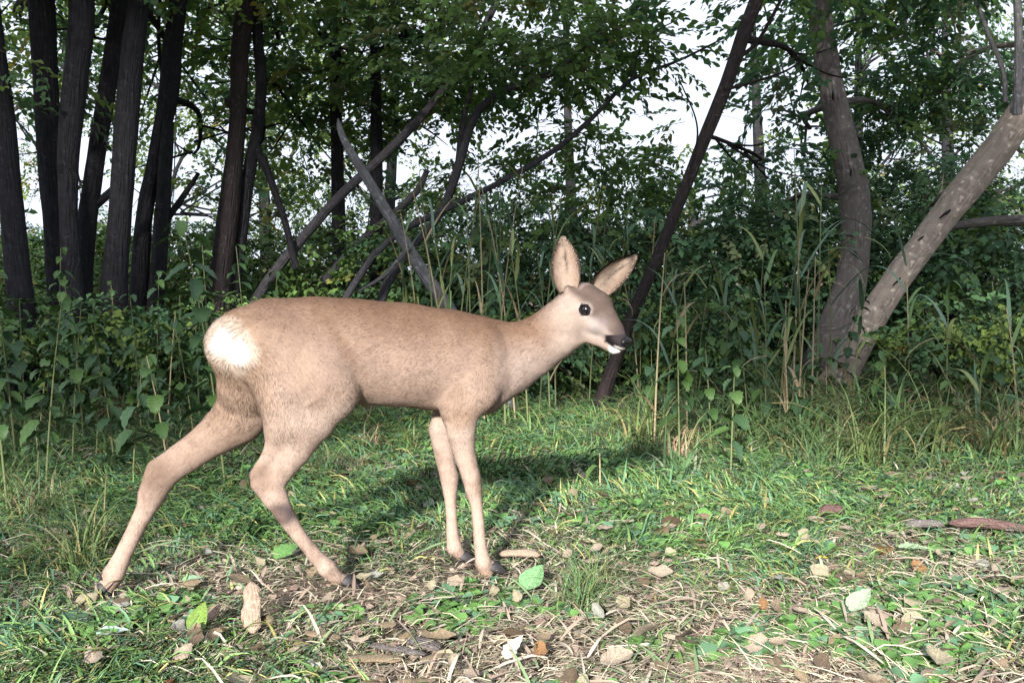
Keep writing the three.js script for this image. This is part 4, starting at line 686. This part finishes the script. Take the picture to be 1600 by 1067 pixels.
// fallen leaves, one by one
{
  const R = rng(909);
  const dead = (seed) => { // curled, uneven dead leaf
    const Q1 = rng(seed), nu = 7, nw = 5, pos = [], idx = [], uv = [], c1 = (Q1() - .3) * 2.8, c2 = (Q1() - .4) * 3.4, W = .26 + Q1() * .16, sk = (Q1() - .5) * .3;
    for (let i = 0; i <= nu; i++) for (let j = 0; j < nw; j++) { const t = i / nu, s = j / (nw - 1) * 2 - 1, w = W * Math.pow(Math.sin(Math.PI * clamp(.03 + t * .95)), .75) * (1 + (Q1() - .5) * .5); pos.push(s * w + sk * (t - .5) * (t - .5), .10 + .30 * c1 * (t - .5) * (t - .5) + .35 * c2 * s * s * w + (Q1() - .5) * .075, t - .5 + (Q1() - .5) * .05); uv.push(s * .5 + .5, t); if (i < nu && j < nw - 1) { const a = i * nw + j; idx.push(a, a + nw, a + 1, a + 1, a + nw, a + nw + 1); } }
    return geom(pos, idx, { uv: [uv, 2] });
  };
  const geos = [1, 2, 3, 4, 5, 6, 7].map(k => dead(k * 17));
  const kinds = [['pinkish-grey', [.42, .31, .265]], ['pale buff', [.40, .32, .24]], ['silvery grey', [.37, .34, .33]], ['rust-brown', [.30, .14, .06]], ['dark brown', [.15, .095, .065]], ['dull brown', [.27, .185, .13]]].map(([n, c]) => [n, new THREE.MeshStandardMaterial({ color: lin(...c), map: leafVein, roughness: .85, side: THREE.DoubleSide })]);
  let n = 0;
  const near = [];
  while (n < 290) {
    const d = 1.9 + 2.4 * Math.pow(R(), 1.5), x = (R() * 2 - 1) * d * .5, z = -d; if (R() > 1.25 - lush(x, z) + (x > .2 ? .25 : 0) || bare(x, z)) continue; n++;
    const w = R(), k = w < .3 ? 0 : w < .5 ? 1 : w < .62 ? 2 : w < .68 ? 3 : w < .82 ? 4 : 5, m = top('fallen_leaf', geos[Math.floor(R() * 7)], kinds[k][1]);
    const where = x > .25 ? 'straw ahead of the deer' : d < 2.6 ? 'straw in front of the deer' : 'grass around the deer legs', s = .032 + R() * R() * .05;
    m.position.set(x, gh(x, z) + .022 + R() * .018, z); m.scale.set(s * (.8 + R() * .6), s, s); m.rotation.set((R() - .5) * 1.3, R() * 6.28, (R() - .5) * 1.3);
    tag(m, `${kinds[k][0]} curled dead leaf lying on the ${where}`, 'leaf', `${kinds[k][0]} dead leaves on the ${where}`);
  }
  // broad green leaves lying or growing flat on the floor
  const green = (u, v, s, c, yaw, tilt, label, geo = nettleGeos[0]) => { const p = onGround(u, v), m = top('green_leaf', geo, new THREE.MeshPhysicalMaterial({ color: lin(...c), map: leafVein, roughness: .5, side: THREE.DoubleSide })); m.position.copy(p).add(V(0, .03, 0)); m.scale.set(s * 1.2, s, s); m.rotation.set(tilt, yaw, .2, 'YXZ'); tag(m, label, 'leaf'); };
  green(822, 940, .085, [.22, .40, .20], 2.5, -.7, 'broad pale green pointed leaf standing beside the grass clump', toothedLeaf(1, .3, .3, .3, 10, 0));
  green(430, 890, .10, [.17, .34, .10], 2.6, -.4, 'bright green lobed leaf between the deer hind feet');
  green(302, 1010, .075, [.20, .30, .05], 2.9, -.9, 'upright glossy yellow-green leaf near the wood chips', toothedLeaf(1, .24, .3, .3, 10, 0));
  green(150, 1012, .07, [.50, .62, .60], 2.0, -.1, 'pale silvery willow leaf lying below the trailing hoof', toothedLeaf(1, .2, .3, .3, 10, 0));
  green(92, 985, .09, [.045, .10, .06], 1.4, -.1, 'dark green rounded leaf beside the trailing hoof');
  green(1330, 975, .085, [.44, .48, .38], 2.2, -.6, 'pale grey-green upturned leaf on the straw', toothedLeaf(1, .24, .3, .3, 10, 0));
  green(1100, 825, .075, [.22, .44, .10], 2.9, -.5, 'bright lime green leaf in the grass ahead of the deer');
  green(1405, 872, .10, [.36, .46, .30], 1.6, -.05, 'long pale green leaf lying flat in front of the fallen branch', toothedLeaf(1, .16, .3, .3, 10, 0));
  green(285, 925, .05, [.36, .52, .36], 2.0, -.2, 'small round pale green leaf in the trailing leg shadow');
  green(1490, 1000, .07, [.14, .36, .16], 2.7, -.2, 'rounded scalloped green leaf in the weeds beyond the pale leaf');
  green(1275, 890, .035, [.62, .46, .04], 1.0, -.4, 'tiny bright yellow leaf on the straw');
  green(790, 1052, .06, [.78, .76, .74], 2.2, -.9, 'small bright white curled leaf on the litter');
  // wood chips, bark and sticks
  const chipMat = new THREE.MeshStandardMaterial({ map: BARK.tan.map, color: lin(.88, .76, .66), bumpMap: BARK.tan.bumpMap, bumpScale: .006, roughness: .85 }), barkBit = BARK.brown;
  const chip = (u, v, L, W, T, yaw, mat, label, name = 'wood_chip', tilt = 0) => { const p = onGround(u, v), Q1 = rng(Math.round(u * 3 + v)), nu = 10, nw = 8, pos = [], idx = [], uv = []; for (let i = 0; i <= nu; i++) for (let j = 0; j <= nw; j++) { const t = i / nu, a = j / nw * 6.2832, e = Math.pow(Math.sin(Math.PI * clamp(.08 + t * .84)), .35) * (i === 0 || i === nu ? .35 : 1), r = 1 + noise(Math.cos(a) * 2 + u, Math.sin(a) * 2, t * 4) * .35; pos.push(Math.cos(a) * W * e * r, T * .9 + Math.sin(a) * T * e * r + Math.sin(t * 3.1) * T * .5, (t - .5) * L); uv.push(a / 6.28, t * 2); if (i < nu && j < nw) { const q = i * (nw + 1) + j; idx.push(q, q + 1, q + nw + 1, q + 1, q + nw + 2, q + nw + 1); } } const m = top(name, geom(pos, idx, { uv: [uv, 2] }), mat); m.position.copy(p).add(V(0, .022, 0)); m.rotation.set(tilt + (Q1() - .5) * .16, yaw, (Q1() - .5) * .3, 'YXZ'); m.position.y += Math.sin(tilt) * L * .4; tag(m, label, 'wood'); };
  chip(393, 990, .125, .021, .007, .25, chipMat, 'flat pale tan wood chip propped up on the straw', 'wood_chip', .75);
  chip(334, 985, .055, .012, .006, -.25, chipMat, 'small curved pale wood chip beside the larger chip', 'wood_chip', .6);
  chip(812, 884, .115, .014, .010, 1.35, chipMat, 'long pale peeled wood chip beside the deer forefoot');
  chip(1300, 818, .085, .019, .017, 1.4, BARK.red, 'short round piece of red-brown bark on the straw', 'bark_piece');
  chip(1275, 828, .06, .014, .01, .9, chipMat, 'splintered pale wood bit touching the bark piece');
  chip(1545, 842, .24, .021, .017, 1.5, BARK.red, 'red-brown fallen branch half buried in the straw', 'fallen_branch');
  chip(1445, 838, .12, .017, .013, 1.55, BARK.grey, 'greyish broken branch end butting against the red-brown branch', 'fallen_branch');
  const stick = (pts, w, mat, label) => { const q = pts.map(([u, v]) => { const p = onGround(u, v); p.y += .012; return { p, r: w }; }); tag(top('stick', limb(q, 7, 14, .15, pts[0][0]), mat), label, 'stick'); };
  stick([[255, 995], [300, 1030], [345, 1068], [380, 1100]], .004, dryMat, 'thin tan stick slanting across the straw near the wood chips');
  stick([[560, 1010], [600, 985], [650, 960], [692, 945]], .005, BARK.brown, 'dark brown crooked stick on the litter in front of the deer');
  stick([[535, 960], [600, 985], [690, 1000]], .003, BARK.pale, 'thin grey twig among the dead leaves before the deer');
  stick([[660, 1010], [740, 975], [800, 900], [830, 870]], .0035, BARK.grey, 'grey-green bent twig leaning in the straw by the forefeet');
  stick([[1040, 800], [1100, 790], [1170, 800]], .003, dryMat, 'dry bent straw twig in the grass ahead of the deer');
  stick([[820, 990], [905, 1000], [960, 1040]], .003, dryMat, 'pale bent stem lying on the litter below the pale green leaf');
  stick([[1160, 985], [1230, 965], [1330, 970], [1420, 1010]], .0025, dryMat, 'long thin dry stem curving over the litter');
  stick([[1340, 1010], [1430, 985], [1500, 960], [1545, 985], [1560, 1030]], .0022, BARK.grey, 'thin grey looping stem over the scalloped weeds');
  // strips of broken bark in front
  for (const [u, v, L, W, a] of [[620, 1035, .14, .02, 1.1], [585, 1050, .12, .016, 1.4], [660, 1025, .1, .018, .9], [505, 1012, .08, .014, 1.3], [690, 1048, .09, .016, 1.9]]) chip(u, v, L, W, .005, a, v % 2 ? BARK.grey : kinds[5][1], 'weathered brown bark strip in the pile before the deer', 'bark_strip');
  scene.children.filter(o => /^bark_strip/.test(o.name)).forEach(o => { o.userData.group = 'bark strips before the deer'; });
}
shadows(scene);
renderer.render(scene, camera);
